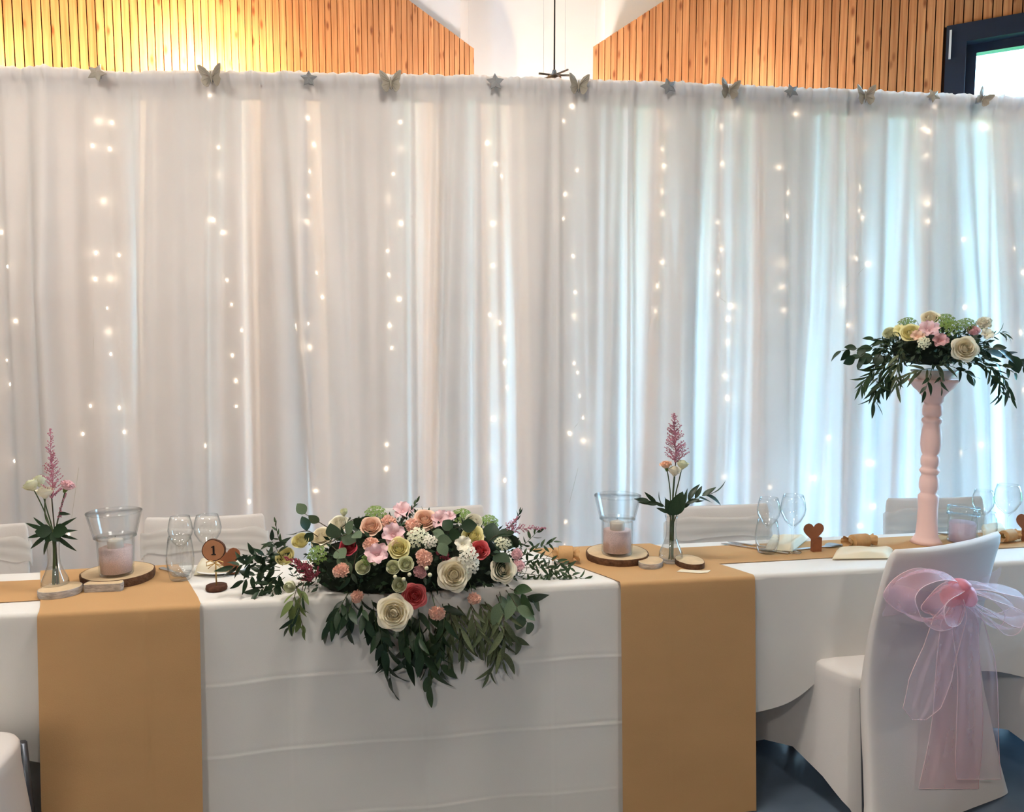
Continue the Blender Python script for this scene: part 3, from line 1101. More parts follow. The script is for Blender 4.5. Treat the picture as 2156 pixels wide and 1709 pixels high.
def chair_meshes():
    # seat skirt: chair faces +y, back at y = 0
    secs = []
    yc = CDp / 2
    for z, gx, gy in ((0.0, 0.03, 0.03), (0.06, 0.026, 0.026), (0.14, 0.02, 0.02), (0.24, 0.012, 0.012), (0.34, 0.004, 0.004), (0.41, 0.0, 0.0), (0.44, 0.0, 0.0), (SEAT - 0.005, -0.004, -0.004), (SEAT + 0.002, -0.016, -0.016), (SEAT + 0.006, -0.06, -0.06)):
        hx, hy = CW + gx, CDp / 2 + gy
        row = []
        for x, y in ring(0, yc, hx, hy):
            u, v = x / hx, (y - yc) / hy
            arch = 0.14 * max(0.0, 1 - min(abs(u), abs(v)) ** 2 * 1.0) ** 1.2 if max(abs(u), abs(v)) > 0.9 else 0.0
            zz = z + arch * (1 - z / 0.3) if z < 0.3 else z
            pinch = 0.03 * (1 - min(abs(u), abs(v)) ** 2) * (max(0, 0.36 - z) / 0.36)
            row.append((x * (1 - pinch), yc + (y - yc) * (1 - pinch), zz))
        secs.append(row)
    s = MB()
    loft(s, secs)
    seat = s.me('seat_cover')
    # back sleeve
    secs = []
    for z, cy, hx, hy in ((0.0, -0.075, CW + 0.055, 0.03), (0.1, -0.06, CW + 0.036, 0.028), (0.22, -0.04, CW + 0.024, 0.026), (0.34, -0.018, CW + 0.012, 0.026), (0.44, -0.006, CW + 0.004, 0.026),
                          (0.5, -0.006, CW, 0.022), (0.6, -0.014, CW - 0.002, 0.019), (0.7, -0.028, CW - 0.004, 0.018), (0.8, -0.046, CW - 0.006, 0.018), (0.85, -0.057, CW - 0.008, 0.018), (0.874, -0.062, CW - 0.012, 0.014), (BACK, -0.064, CW - 0.02, 0.007)):
        row = []
        for x, y in ring(0, cy, hx, hy, 48, 4.0):
            u = x / hx
            zz = z
            if z < 0.3 and y < cy:
                zz = z + 0.015 * (1 - z / 0.3) * (1 - u * u)
            bow = -0.018 * (1 - u * u) * min(1.0, max(0, z - 0.45) / 0.3)     # the back curves around the sitter
            dip = -0.012 * (1 - u * u) * max(0, z - 0.8) / 0.085 if z > 0.8 else 0.0
            row.append((x, y + bow, zz + dip * 0.6))
        secs.append(row)
    s = MB()
    loft(s, secs)
    back = s.me('back_cover')
    legs = []
    for sx in (-1, 1):
        legs.append(MB().tube([(sx * (CW - 0.01), CDp - 0.015, 0.0), (sx * (CW - 0.02), CDp - 0.03, SEAT - 0.03)], 0.012, 8).me('leg'))
        legs.append(MB().tube([(sx * (CW + 0.02), -0.05, 0.0), (sx * (CW - 0.02), 0.01, SEAT - 0.03)], 0.012, 8).me('leg'))

    # foot pocket of the cover
    pk = []
    for sx in (-1, 1):
        for yy in (CDp - 0.012, -0.052):
            pk.append(MB().add([(sx * (CW + 0.012) - 0.022, yy - 0.02, 0.002), (sx * (CW + 0.012) + 0.022, yy - 0.02, 0.002), (sx * (CW + 0.012) + 0.022, yy + 0.02, 0.002), (sx * (CW + 0.012) - 0.022, yy + 0.02, 0.002), (sx * (CW + 0.005), yy, 0.09)],
                               [(3, 2, 1, 0), (0, 1, 4), (1, 2, 4), (2, 3, 4), (3, 0, 4)]).me('foot_pocket', False))

    # soft band across the back, both faces
    def band(u, v):
        z = 0.775 + 0.085 * (v - 0.5) * (1.0 + 0.15 * sin(u * 40)) + 0.02 * sin(u * 2 * pi)
        a = u * 2 * pi
        e = 4.0
        c, q = cos(a), sin(a)
        x = (CW + 0.004) * math.copysign(abs(c) ** (2 / e), c)
        k = x / (CW + 0.004)
        cy = -0.029 - 0.17 * (z - 0.70)
        y = cy + 0.024 * math.copysign(abs(q) ** (2 / e), q) - 0.018 * (1 - k * k) * 0.8
        y += 0.003 * sin(v * 14 + u * 9) * (1 if q > 0 else -1)
        return (x, y, z)
    bd = MB().grid(band, 64, 8).me('sash_band')
    return seat, back, legs, pk, bd


C_SEAT, C_BACK, C_LEGS, C_PK, C_BAND = chair_meshes()


def chair(loc, rot, label, band=True, group='chairs in white covers', zs=1.0, wide=False):
    t = thing('banquet_chair', label, 'chair', loc, rot, group)
    if zs != 1.0:
        t.scale = (1, 0.5, zs)
        W[t] = W[t] @ Matrix.Diagonal((1, 0.5, zs, 1))
    if wide:
        t.scale = (1.2, 1.15, 1.0)
        W[t] = W[t] @ Matrix.Diagonal((1.2, 1.15, 1.0, 1))
    ob('seat_cover', C_SEAT, m_cover, t, W[t])
    ob('back_cover', C_BACK, m_cover, t, W[t])
    for l in C_LEGS:
        ob('leg', l, m_legmetal, t, W[t])
    for l in C_PK:
        ob('foot_pocket', l, m_cover, t, W[t])
    if band:
        ob('sash_band', C_BAND, m_whitesash, t, W[t])
    return t


def chair_behind(px, py, label, turn=0.0, dy=0.0):
    """chair on the far side, facing the hall; (px, py) = middle of the top edge of its back"""
    p = onz(px, py, BACK * 0.96)
    rot = TROT + pi + turn
    off = Matrix.Rotation(rot, 3, 'Z') @ V((0, -0.032, 0))
    return chair((p.x - off.x, p.y - off.y, 0), rot, label, zs=0.96)


chair_behind(432, 1085, 'white covered chair behind the table number, white sash across its back')
chair_behind(905, 1066, 'white covered chair hidden behind the middle of the flower centrepiece')
chair_behind(1512, 1062, 'white covered chair behind the wine glasses, right of the pink plume vase')
chair_behind(1968, 1046, 'white covered chair behind the pink column, sash across its back', -0.06)
chair_behind(-80, 1105, 'white covered chair in shade at the left picture edge behind the vase')

# the near chair with the bow
p = onz(1998, 1137, BACK)
BOWROT = TROT + radians(17)
_o = Matrix.Rotation(BOWROT, 3, 'Z') @ V((0, -0.074, 0))
CB = V((p.x - _o.x, p.y - _o.y, 0))
bow_chair = chair(CB, BOWROT, 'white covered chair in the foreground with a pink bow on its back', False, wide=True)
chair(CB + E1 * 0.80 - E2 * 0.02, BOWROT, 'white covered chair at the right picture edge, only its seat side showing', True, wide=True)
q = onz(-185, 1610, SEAT)
chair((q.x, q.y - 0.32, 0), TROT, 'white covered chair in the lower left corner, only its seat side showing', True, wide=True)

# ---------------------------------------------------------------- organza sash
def organza(name, base, clear, tr=0.35):
    return mat(name, base, 0.5, 0.06, 15, trans=tr, clear=clear, spec=0.4, sheen=0.3)


m_org = organza('pink_organza', (250, 190, 200), 0.68)
m_org2 = organza('pale_pink_organza', (250, 218, 230), 0.74)
m_orgk = organza('pink_organza_knot', (246, 170, 180), 0.42)
m_hem = organza('pink_organza_hem', (252, 226, 226), 0.25)
bt = thing('organza_sash', 'sheer pink organza sash tied in a large bow on the foreground chair', 'sash', CB + V((0, 0, 0.70)) + _o * 0.5, BOWROT)
MBW = Matrix.Translation(CB) @ Matrix.Rotation(BOWROT, 4, 'Z')


def cw_(x, y, D_off=0.0):
    """photo pixel -> chair-local point on the back face (rear side), D_off metres towards the camera"""
    n = V((sin(BOWROT), -cos(BOWROT), 0))
    P = CB + n * (0.095 + D_off)
    return onplane(x, y, P, n)


def band2(u, v):
    x = -CW - 0.002 + 2 * (CW + 0.002) * u
    k = x / CW
    z = 0.725 + 0.075 * (v - 0.5) * (0.55 + 0.9 * abs(k) ** 1.2) - 0.03 * (1 - abs(k)) - 0.012 * k
    y = -0.029 - 0.17 * (z - 0.70) - 0.0235 - 0.018 * (1 - k * k) + 0.0025 * sin(v * 16 + u * 5) - 0.004
    return MBW @ V((x * 1.2, y * 1.15, z))


MB().grid(band2, 40, 10).ob('band', m_org2, bt)


def loop(pxs, depth, wd, m, name='bow_loop', nz=9):
    """closed loop of ribbon: pxs photo outline of the loop's mid line, starting and ending at the knot"""
    pts = [cw_(x, y, 0.055) for x, y in pxs]
    n = len(pts)
    out = V((sin(BOWROT), -cos(BOWROT), 0))

    def spl(u):
        f = u * (n - 1)
        i = min(n - 2, int(f))
        q = f - i
        p0, p1, p2, p3 = pts[max(0, i - 1)], pts[i], pts[i + 1], pts[min(n - 1, i + 2)]
        return 0.5 * ((2 * p1) + (p2 - p0) * q + (2 * p0 - 5 * p1 + 4 * p2 - p3) * q * q + (3 * p1 - p0 - 3 * p2 + p3) * q ** 3)

    def fn(u, v):
        c = spl(u)
        k = sin(pi * u) ** 0.6
        a = (v - 0.5) * wd * (0.25 + 0.75 * k)
        return c + out * (a + depth * k) + V((0, 0, 0.010 * sin(v * 9 + u * 11) * k - abs(v - 0.5) * 0.03 * k))
    o = MB().grid(fn, 48, nz).ob(name, m, bt)
    hem = MB()
    for v in (0.0, 1.0):
        hem.tube([fn(i / 48, v) for i in range(49)], 0.0011, 4)
    return o, fn


def hemline(fn, parent, vs=(0.0, 1.0), n=48, flip=False):
    for v in vs:
        pts = [fn(v, i / n) if flip else fn(i / n, v) for i in range(n + 1)]
        MB().tube(pts, 0.0013, 4).ob('hem', m_hem, parent)


o, fn = loop([(2012, 1236), (1985, 1207), (1945, 1198), (1905, 1212), (1884, 1238), (1890, 1262), (1912, 1288), (1950, 1302), (1990, 1296), (2015, 1262)], 0.015, 0.10, m_org)
hemline(fn, o)
o, fn = loop([(2018, 1240), (1992, 1222), (1958, 1232), (1934, 1258), (1945, 1284), (1985, 1288), (2016, 1262)], 0.045, 0.07, m_org)
hemline(fn, o)
o, fn = loop([(2022, 1236), (2055, 1226), (2098, 1232), (2140, 1247), (2154, 1266), (2138, 1288), (2106, 1296), (2070, 1280), (2030, 1258)], 0.01, 0.09, m_org2)
hemline(fn, o)
o, fn = loop([(2020, 1240), (2050, 1240), (2085, 1252), (2110, 1275), (2100, 1306), (2076, 1308), (2050, 1284), (2024, 1258)], 0.04, 0.06, m_org2)
hemline(fn, o)
# knot
kp = cw_(2020, 1246, 0.085)
b = MB()
for i, (dx, dz, rx, rz, tw) in enumerate(((0, 0, 0.034, 0.040, 0.3), (-0.022, -0.012, 0.03, 0.034, 0.8), (0.022, -0.01, 0.026, 0.036, -0.5), (0.0, 0.02, 0.03, 0.02, 0.0))):
    Mk = Matrix.Translation(kp + V((dx, 0, dz))) @ Matrix.Rotation(tw, 4, 'Y')
    sub = MB().ball((0, 0, 0), 1.0, 14, 10)
    b.add([(v.x * rx * (1 + 0.12 * sin(7 * atan2(v.z, v.x))), v.y * 0.028, v.z * rz) for v in sub.v], sub.f, Mk)
b.ob('knot', m_orgk, bt)


def tail(xs_top, path, wpx, m, D0, amp, ph, nm='tail'):
    """hanging ribbon: path of photo points for its middle, width in photo pixels"""
    n = len(path)

    def fn(u, v):
        f = v * (n - 1)
        i = min(n - 2, int(f))
        q = f - i
        x = path[i][0] + (path[i + 1][0] - path[i][0]) * q
        y = path[i][1] + (path[i + 1][1] - path[i][1]) * q
        wd = wpx[i] + (wpx[i + 1] - wpx[i]) * q
        xx = x + (u - 0.5) * wd + 3 * sin(v * 9 + ph)
        c = cw_(xx, y, D0 + amp * sin(u * 17 + ph + v * 1.5) * min(1, v * 3) + 0.02 * max(0, 1 - v * 4))
        return c
    o = MB().grid(fn, 30, 40).ob(nm, m, bt)
    for u in (0.0, 1.0):
        MB().tube([fn(u, i / 40) for i in range(41)], 0.0013, 4).ob('hem', m_hem, o)
    MB().tube([fn(i / 30, 1.0) for i in range(31)], 0.0013, 4).ob('hem', m_hem, o)
    return o


tail(None, [(2012, 1262), (1998, 1300), (1985, 1360), (1960, 1430), (1938, 1490), (1935, 1515)], [30, 70, 75, 90, 80, 30], m_org2, 0.095, 0.006, 0.5)
tail(None, [(2020, 1262), (2022, 1310), (2020, 1400), (2015, 1500), (2005, 1600), (2000, 1660)], [34, 78, 92, 105, 118, 125], m_org, 0.02, 0.006, 1.7)
tail(None, [(2028, 1262), (2040, 1310), (2052, 1380), (2056, 1450), (2060, 1560), (2062, 1640)], [34, 70, 80, 84, 90, 95], m_org2, 0.058, 0.006, 3.1)
# ================================================================ THINGS ON THE TABLES
ZR = T + 0.0045                     # top of the cross runners
ZL = T + 0.0032                     # top of the lengthwise runner / cloth
m_glass = glass_mat('clear_glass')
m_water = mat('still_water', (214, 218, 214), 0.05, 0.02, 10, clear=0.82, spec=0.6)
m_slice = mat('sawn_birch_face', (214, 186, 148), 0.75, 0.18, 26, 0.1, 90)
m_bark_b = mat('rough_brown_bark', (112, 80, 58), 0.95, 0.5, 60, 0.8, 120)
m_bark_w = mat('white_birch_bark', (196, 188, 180), 0.9, 0.45, 45, 0.5, 120, stretch=(1, 1, 4))
m_sand = mat('pink_deco_granules', (248, 216, 210), 0.9, 0.2, 400, 0.9, 500)
m_wax = mat('ivory_candle_wax', (240, 230, 216), 0.5, 0.03, 10, trans=0.2)
m_kraft = mat('kraft_card', (176, 120, 82), 0.8, 0.15, 60, 0.1, 200)
m_heart = mat('brown_card_heart', (150, 92, 62), 0.8, 0.1, 60, 0.1, 200)
m_napkin = mat('cream_paper_napkin', (244, 232, 206), 0.85, 0.04, 10, 0.08, 300, trans=0.15)
m_steel = mat('polished_cutlery_steel', (190, 190, 194), 0.18, 0.05, 20, metal=1.0)
m_raffia = mat('straw_raffia', (216, 176, 110), 0.7, 0.2, 60)
m_ink = mat('black_print', (28, 20, 20), 0.6, 0.1, 20)
m_favor = mat('kraft_paper_wrap', (202, 158, 108), 0.75, 0.15, 30, 0.25, 120)


def wood_slice(px, py, rpx, hpx, m_bark_, z, label, group=None, sq=1.0, seed=0, half=False):
    p = onz(px, py, z)
    k = mpp(p)
    r, h = rpx * k, hpx * k
    t = thing('wood_slice', label, 'wood slice', p, 0.12 if half else seed * 0.7, group or 'wood slices as coasters')
    n = 40
    out, inn = [], []
    for i in range(n):
        a = 2 * pi * i / n
        rr = r * (1 + 0.06 * noise.noise(V((cos(a) * 1.5, sin(a) * 1.5, seed))) + 0.02 * noise.noise(V((cos(a) * 6, sin(a) * 6, seed + 3))))
        x, y = rr * cos(a), rr * sin(a) * sq
        if half and y < -r * 0.25:
            y = -r * 0.25
        out.append((x, y))
        inn.append((x * 0.965, y * 0.965))
    b = MB()
    rows = [[(x * 0.985, y * 0.985, 0.0) for x, y in out], [(x, y, h * 0.25) for x, y in out], [(x * 1.006, y * 1.006, h * 0.7) for x, y in out], [(x * 0.995, y * 0.995, h * 0.985) for x, y in out], [(x, y, h * 0.99) for x, y in inn]]
    vs = [q for row in rows for q in row]
    fs = [(i * n + j, i * n + (j + 1) % n, (i + 1) * n + (j + 1) % n, (i + 1) * n + j) for i in range(4) for j in range(n)]
    fs.append(tuple(range(n))[::-1])
    b.add(vs, fs)
    flat_edges(b.ob('bark', m_bark_, t, W[t]))
    c = MB()
    c.add([(x, y, h * 0.99) for x, y in inn] + [(x, y, h * 0.97) for x, y in inn], [tuple(range(n)), tuple(range(2 * n - 1, n - 1, -1))] + [(i, n + i, n + (i + 1) % n, (i + 1) % n) for i in range(n)])
    c.ob('sawn_face', m_slice, t, W[t], smooth=False)
    return t, p, h


def hurricane(px, py, z, rt, rk, rb, ht, hk, hs, label, group='glass candle holders', granules=True):
    """flared glass on a straight foot with pink granules and a candle; sizes in photo pixels"""
    p = onz(px, py, z)
    k = mpp(p)
    t = thing('candle_glass', label, 'candle holder', p, 0, group)
    w_ = 2.2
    prof = [(0.0, 0.0), (rb * 0.96, 0.0), (rb, 3), (rk * 0.94, hk - 5), (rk * 1.06, hk), (rt, ht)]
    inner = [(rt - w_, ht), (rk * 1.06 - w_, hk + 1), (rk * 0.94 - w_, hk - 5), (rb - w_, 6), (0.0, 6)]
    flat_edges(MB().lathe([(a * k, b * k) for a, b in prof + inner], 40).ob('glass_body', m_glass, t, W[t]), 12)
    MB().lathe([((rt - 1.1 + 1.3 * cos(q)) * k, (ht + 1.3 * sin(q)) * k) for q in [2 * pi * i / 8 for i in range(9)]], 40).ob('rim', m_glass, t, W[t])
    MB().lathe([((rk * 1.04 + 1.2 * cos(q)) * k, (hk - 1 + 1.2 * sin(q)) * k) for q in [2 * pi * i / 8 for i in range(9)]], 40).ob('shoulder_ring', m_glass, t, W[t])
    if granules:
        g = MB().lathe([(0.0, 6.5 * k), ((rb - w_ - 0.6) * k, 6.5 * k), ((rb + (rk * 0.94 - rb) * 0.8 - w_ - 0.8) * k, hs * k), (0.0, (hs + 1) * k)], 40, None, 0.02, 3).ob('granules', m_sand, t, W[t])
        c = MB().lathe([(0.0, (hs - 4) * k), (15.5 * k, (hs - 4) * k), (15.8 * k, (hs + 15) * k), (14.5 * k, (hs + 17) * k), (0.0, (hs + 22) * k)], 24).ob('candle', m_wax, t, W[t])
        MB().tube([(0, 0, (hs + 21) * k), (0.0, 0.001, (hs + 25) * k)], 0.0009, 5).ob('wick', m_ink, c, W[t])
    return t


def wine_glass(px, py, z, label, h=128, rb=25, group='wine glasses', tilt=0):
    p = onz(px, py, z)
    k = mpp(p)
    t = thing('wine_glass', label, 'glass', p, 0, group)
    s = h / 128.0
    o = [(0.0, 0.0), (20, 0.6), (20.5, 1.6), (6, 4), (2.6, 9), (2.2, 30), (2.6, 52), (6, 58), (16, 70), (23.5, 86), (25.2, 98), (23, 114), (19.5, 128)]
    i = [(19.0, 128), (22.3, 114), (24.5, 98), (22.8, 86), (15.2, 71), (5, 60), (0.0, 58.5)]
    kk = rb / 25.2
    MB().lathe([(a * k * (kk if b > 54 else s), b * s * k) for a, b in o + i], 32).ob('bowl', m_glass, t, W[t])
    return t


def tumbler(px, py, z, label, h=95, r=26, water=0.32, group='water tumblers'):
    p = onz(px, py, z)
    k = mpp(p)
    t = thing('water_tumbler', label, 'glass', p, 0, group)
    o = [(0.0, 0.0), (17, 0.0), (20, 3), (24, 24), (26, 42), (25.5, 58), (23, 78), (21, 95)]
    i = [(20.2, 95), (22.2, 78), (24.6, 58), (25.0, 42), (22.5, 24), (17, 11), (0.0, 10)]
    f, g = r / 26.0, h / 95.0
    MB().lathe([(a * f * k, b * g * k) for a, b in o + i], 32).ob('glass_body', m_glass, t, W[t])
    if water:
        q = [(0.0, 10.5), (16.5, 11.5), (22.2, 24.5), (24.4, 95 * water), (0.0, 95 * water)]
        MB().lathe([(a * f * k, b * g * k) for a, b in q], 32).ob('water', m_water, t, W[t])
    return t


def heart_poly(n=28):
    out = []
    for i in range(n):
        a = 2 * pi * i / n
        out.append((16 * sin(a) ** 3 / 16, (13 * cos(a) - 5 * cos(2 * a) - 2 * cos(3 * a) - cos(4 * a)) / 16))
    return out


def place_heart(px, py, z, rpx, stand, label, yaw=0.0, tilt=0.0):
    """brown card heart held by a small block"""
    p = onz(px, py, z)
    k = mpp(p)
    t = thing('heart_place_card', label, 'place card', p, yaw, 'heart place cards')
    bw, bh = stand
    MB().box((-bw / 2 * k, -0.008, 0), (bw / 2 * k, 0.008, bh * k)).ob('block', m_heart, t, W[t], smooth=False)
    M = W[t] @ Matrix.Translation((-rpx * 0.45 * k, -0.0095, (bh + rpx * 0.62) * k)) @ Matrix.Rotation(tilt, 4, 'Y') @ Matrix.Rotation(pi / 2, 4, 'X')
    MB().prism([(x * rpx * k, y * rpx * k) for x, y in heart_poly()], -0.0012, 0.0012, M).ob('heart', m_heart, t, smooth=False)
    return t


def flat_spline(pts, n=24):
    out = []
    m = len(pts)
    for i in range(n + 1):
        f = i / n * (m - 1)
        j = min(m - 2, int(f))
        out.append(V(pts[j]).lerp(V(pts[j + 1]), f - j))
    return out


def cutlery(kind, a, b, z, label):
    """knife / fork / spoon lying from photo point a (handle end) to b (tip)"""
    p, q = onz(*a, z), onz(*b, z)
    d = q - p
    L = d.length
    x = d.normalized()
    y = V((0, 0, 1)).cross(x)
    t = thing(kind, label, kind, p, 0, 'cutlery at the place settings')
    M = axes(x, y, V((0, 0, 1)), p)
    b_ = MB()
    hw = 0.009
    hp = [(0, -hw * 0.7), (0, hw * 0.7), (L * 0.1, hw), (L * 0.5, hw * 0.5), (L * 0.6, hw * 0.45), (L * 0.6, -hw * 0.45), (L * 0.5, -hw * 0.5), (L * 0.1, -hw)]
    b_.prism(hp[::-1], 0.0005, 0.0035, M)
    b_.ob('handle', m_steel, t, smooth=False)
    c = MB()
    if kind == 'knife':
        c.prism([(L * 0.6, hw * 0.45), (L * 0.6, -hw * 0.45), (L * 0.64, -hw), (L * 0.93, -hw), (L, hw * 0.2), (L * 0.97, hw * 0.5)][::-1], 0.0008, 0.0026, M)
        c.ob('blade', m_steel, t, smooth=False)
    elif kind == 'fork':
        c.prism([(L * 0.6, hw * 0.45), (L * 0.6, -hw * 0.45), (L * 0.72, -hw * 1.2), (L * 0.78, -hw * 1.2), (L * 0.78, hw * 1.2), (L * 0.72, hw * 1.2)][::-1], 0.0008, 0.003, M)
        for i in range(4):
            yy = (i - 1.5) * hw * 0.72
            c.box((L * 0.78, yy - hw * 0.2, 0.001), (L, yy + hw * 0.2, 0.003), M)
        c.ob('head', m_steel, t, smooth=False)
    else:
        def fn(u, v):
            xx = L * (0.6 + 0.4 * u)
            ww = hw * 1.9 * sin(pi * min(1, max(0.04, u * 0.97 + 0.03))) ** 0.7
            yy = (v - 0.5) * 2 * ww
            zz = 0.004 + 0.006 * ((v - 0.5) * 2) ** 2 * sin(pi * u) + 0.004 * u
            return M @ V((xx, yy, zz))
        c.grid(fn, 14, 8)
        c.ob('bowl', m_steel, t)
    return t


def favour(px, py, z, wpx, hpx, label, yaw=0.0):
    """small gift wrapped in kraft paper with the ends twisted like a sweet"""
    p = onz(px, py, z)
    k = mpp(p)
    t = thing('wrapped_favour', label, 'favour', p, TROT + yaw, 'kraft wrapped favours')
    r, L = hpx * 0.5 * k, wpx * 0.5 * k
    b = MB()
    prof = [(-0.55, 0.78), (-0.52, 0.96), (0.0, 1.0), (0.52, 0.96), (0.55, 0.78)]
    rows = []
    n = 20
    for u, f in prof:
        rows.append([(u * L, r * f * cos(2 * pi * i / n) * 0.95, r + r * f * sin(2 * pi * i / n)) for i in range(n)])
    vs = [q for row in rows for q in row]
    fs = [(i * n + j, i * n + (j + 1) % n, (i + 1) * n + (j + 1) % n, (i + 1) * n + j) for i in range(len(prof) - 1) for j in range(n)]
    fs += [tuple(range(n))[::-1], tuple((len(prof) - 1) * n + j for j in range(n))]
    b.add(vs, fs)
    body_ = flat_edges(b.ob('wrapped_body', m_favor, t, W[t]))
    for sx in (-1, 1):
        def fan(u, v):
            a = u * 2 * pi
            rr = r * (0.38 + 0.62 * v ** 0.8) * (1 + 0.10 * v * sin(a * 7))
            return (sx * L * (0.55 + 0.45 * v + 0.05 * v * sin(a * 5)), rr * sin(a) * 0.9, r + rr * cos(a) * 0.8)
        MB().grid(fan, 42, 4).ob('twisted_end', m_favor, t, W[t])
        MB().lathe([(r * 0.42 + 0.0012 * cos(q), 0.0012 * sin(q)) for q in [2 * pi * i / 6 for i in range(7)]], 16).ob('twine', m_raffia, t, W[t] @ Matrix.Translation((sx * L * 0.57, 0, r)) @ Matrix.Rotation(pi / 2, 4, 'Y'))
    return t


def napkin(corners, z, label, lift=0.02, fold_at=None, seed=1):
    """soft folded napkin: photo corners on the table (front-left, front-right, back-right, back-left)"""
    c = [onz(x, y, z) for x, y in corners]
    t = thing('napkin', label, 'napkin', c[0], 0, 'cream napkins')

    def top(u, v):
        p = c[0].lerp(c[1], u).lerp(c[3].lerp(c[2], u), v)
        e = min(1.0, min(u, 1 - u, v, 1 - v) * 9)
        p = p + V((0, 0, 0.003 + lift * e ** 0.5 * (0.75 + 0.35 * noise.noise(V((u * 2.5, v * 2.5, seed))))))
        return p

    def low(u, v):
        p = c[0].lerp(c[1], u).lerp(c[3].lerp(c[2], u), v)
        return p + V((0, 0, 0.0006))
    MB().grid(top, 18, 12).ob('top_fold', m_napkin, t)
    MB().grid(low, 6, 4).ob('lower_fold', m_napkin, t)
    return t


# ---- left end of the row
wood_slice(128, 1250, 42, 15, m_bark_w, ZR, 'pale birch slice in front of the left bud vase', seed=1, sq=0.8)
_, P_, H_ = wood_slice(250, 1218, 71, 17, m_bark_b, ZR, 'large bark edged wood slice under the left candle glass', seed=2)
ZS1 = ZR + H_
hurricane(246, 1208, ZS1, 54, 39, 33, 133, 82, 57, 'tall flared glass with pink granules and candle on the left wood slice')
wood_slice(219, 1243, 39, 17, m_bark_w, ZR, 'half round birch slice leaning against the left candle glass slice', seed=3, sq=0.7, half=True)
cutlery('fork', (338, 1196), (392, 1214), ZR, 'steel fork beside the left water tumbler')
tumbler(381, 1219, ZR, 'rounded water tumbler in front of the left wine glasses', 92, 28, 0.3)
wine_glass(383, 1205, ZR, 'wine glass directly behind the left water tumbler', 120, 25)
wine_glass(440, 1200, ZL, 'wine glass behind the table number sign', 118, 28)
napkin([(408, 1212), (500, 1206), (512, 1180), (420, 1188)], ZL, 'cream napkin lying behind the table number sign', 0.035, seed=4)
# plate under it
p = onz(468, 1199, ZL)
t = thing('dinner_plate', 'white dinner plate under the cream napkin by the table number', 'plate', p)
m_china = mat('white_china', (244, 242, 238), 0.2, 0.02, 10, spec=0.5)
MB().lathe([(0.0, 0.001), (0.05, 0.001), (0.06, 0.003), (0.085, 0.010), (0.084, 0.012), (0.058, 0.006), (0.0, 0.004)], 40).ob('plate_body', m_china, t, W[t])
place_heart(493, 1207, ZL, 27, (18, 20), 'brown card heart half hidden behind the fern left of the flowers', TROT)

# table number
p = onz(456, 1240, ZL)
k = mpp(p)
t = thing('table_number', 'wooden disc sign with the number 1 on a stick with raffia bow', 'sign', p, 0.05)
m_signwood = mat('stained_wood_disc', (196, 138, 100), 0.7, 0.15, 30, 0.1, 120)
m_darkbark = mat('dark_thin_bark', (92, 58, 42), 0.9, 0.35, 60, 0.5, 120)
MB().lathe([(0.0, 0.0), (21 * k, 0.0), (22 * k, 3 * k), (21 * k, 9 * k), (0.0, 9 * k)], 28).ob('base', m_darkbark, t, W[t])
MB().tube([(0, 0, 8 * k), (0, 0, 70 * k)], 1.6 * k, 8).ob('stick', m_raffia, t, W[t])
Md = W[t] @ Matrix.Translation((-3 * k, 0, 84 * k)) @ Matrix.Rotation(pi / 2, 4, 'X')
disc = [(23.5 * k * cos(a) * (1 + 0.03 * sin(2 * a + 1)), 23.5 * k * sin(a) * (1 + 0.04 * cos(3 * a))) for a in [2 * pi * i / 40 for i in range(40)]]
dd = MB().prism(disc, -0.006, 0.004, Md).ob('bark_ring', m_darkbark, t, smooth=False)
MB().prism([(x * 0.93, y * 0.93) for x, y in disc], -0.004, 0.0046, Md).ob('disc_face', m_signwood, t, smooth=False)
one = [(-4.2, -9.5), (5.2, -9.5), (5.2, -7.6), (2.7, -7.0), (2.7, 10.0), (0.4, 10.0), (-4.6, 7.4), (-4.0, 5.6), (-1.2, 6.4), (-1.2, -7.0), (-4.2, -7.6)]
MB().prism([(x * k, y * k) for x, y in one], 0.0046, 0.0052, Md).ob('number', m_ink, t, smooth=False)
for sx in (-1, 1):
    MB().tube([(0, -0.006, 58 * k), (sx * 9 * k, -0.008, 63 * k), (sx * 17 * k, -0.009, 60 * k), (sx * 17 * k, -0.009, 52 * k), (sx * 9 * k, -0.008, 54 * k), (0, -0.006, 57 * k)], 1.3 * k, 5).ob('raffia_loop', m_raffia, t, W[t])
    MB().tube([(0, -0.006, 57 * k), (sx * 10 * k, -0.009, 50 * k), (sx * (14 if sx < 0 else 26) * k, -0.009, (46 if sx < 0 else 40) * k)], 0.9 * k, 5).ob('raffia_end', m_raffia, t, W[t])

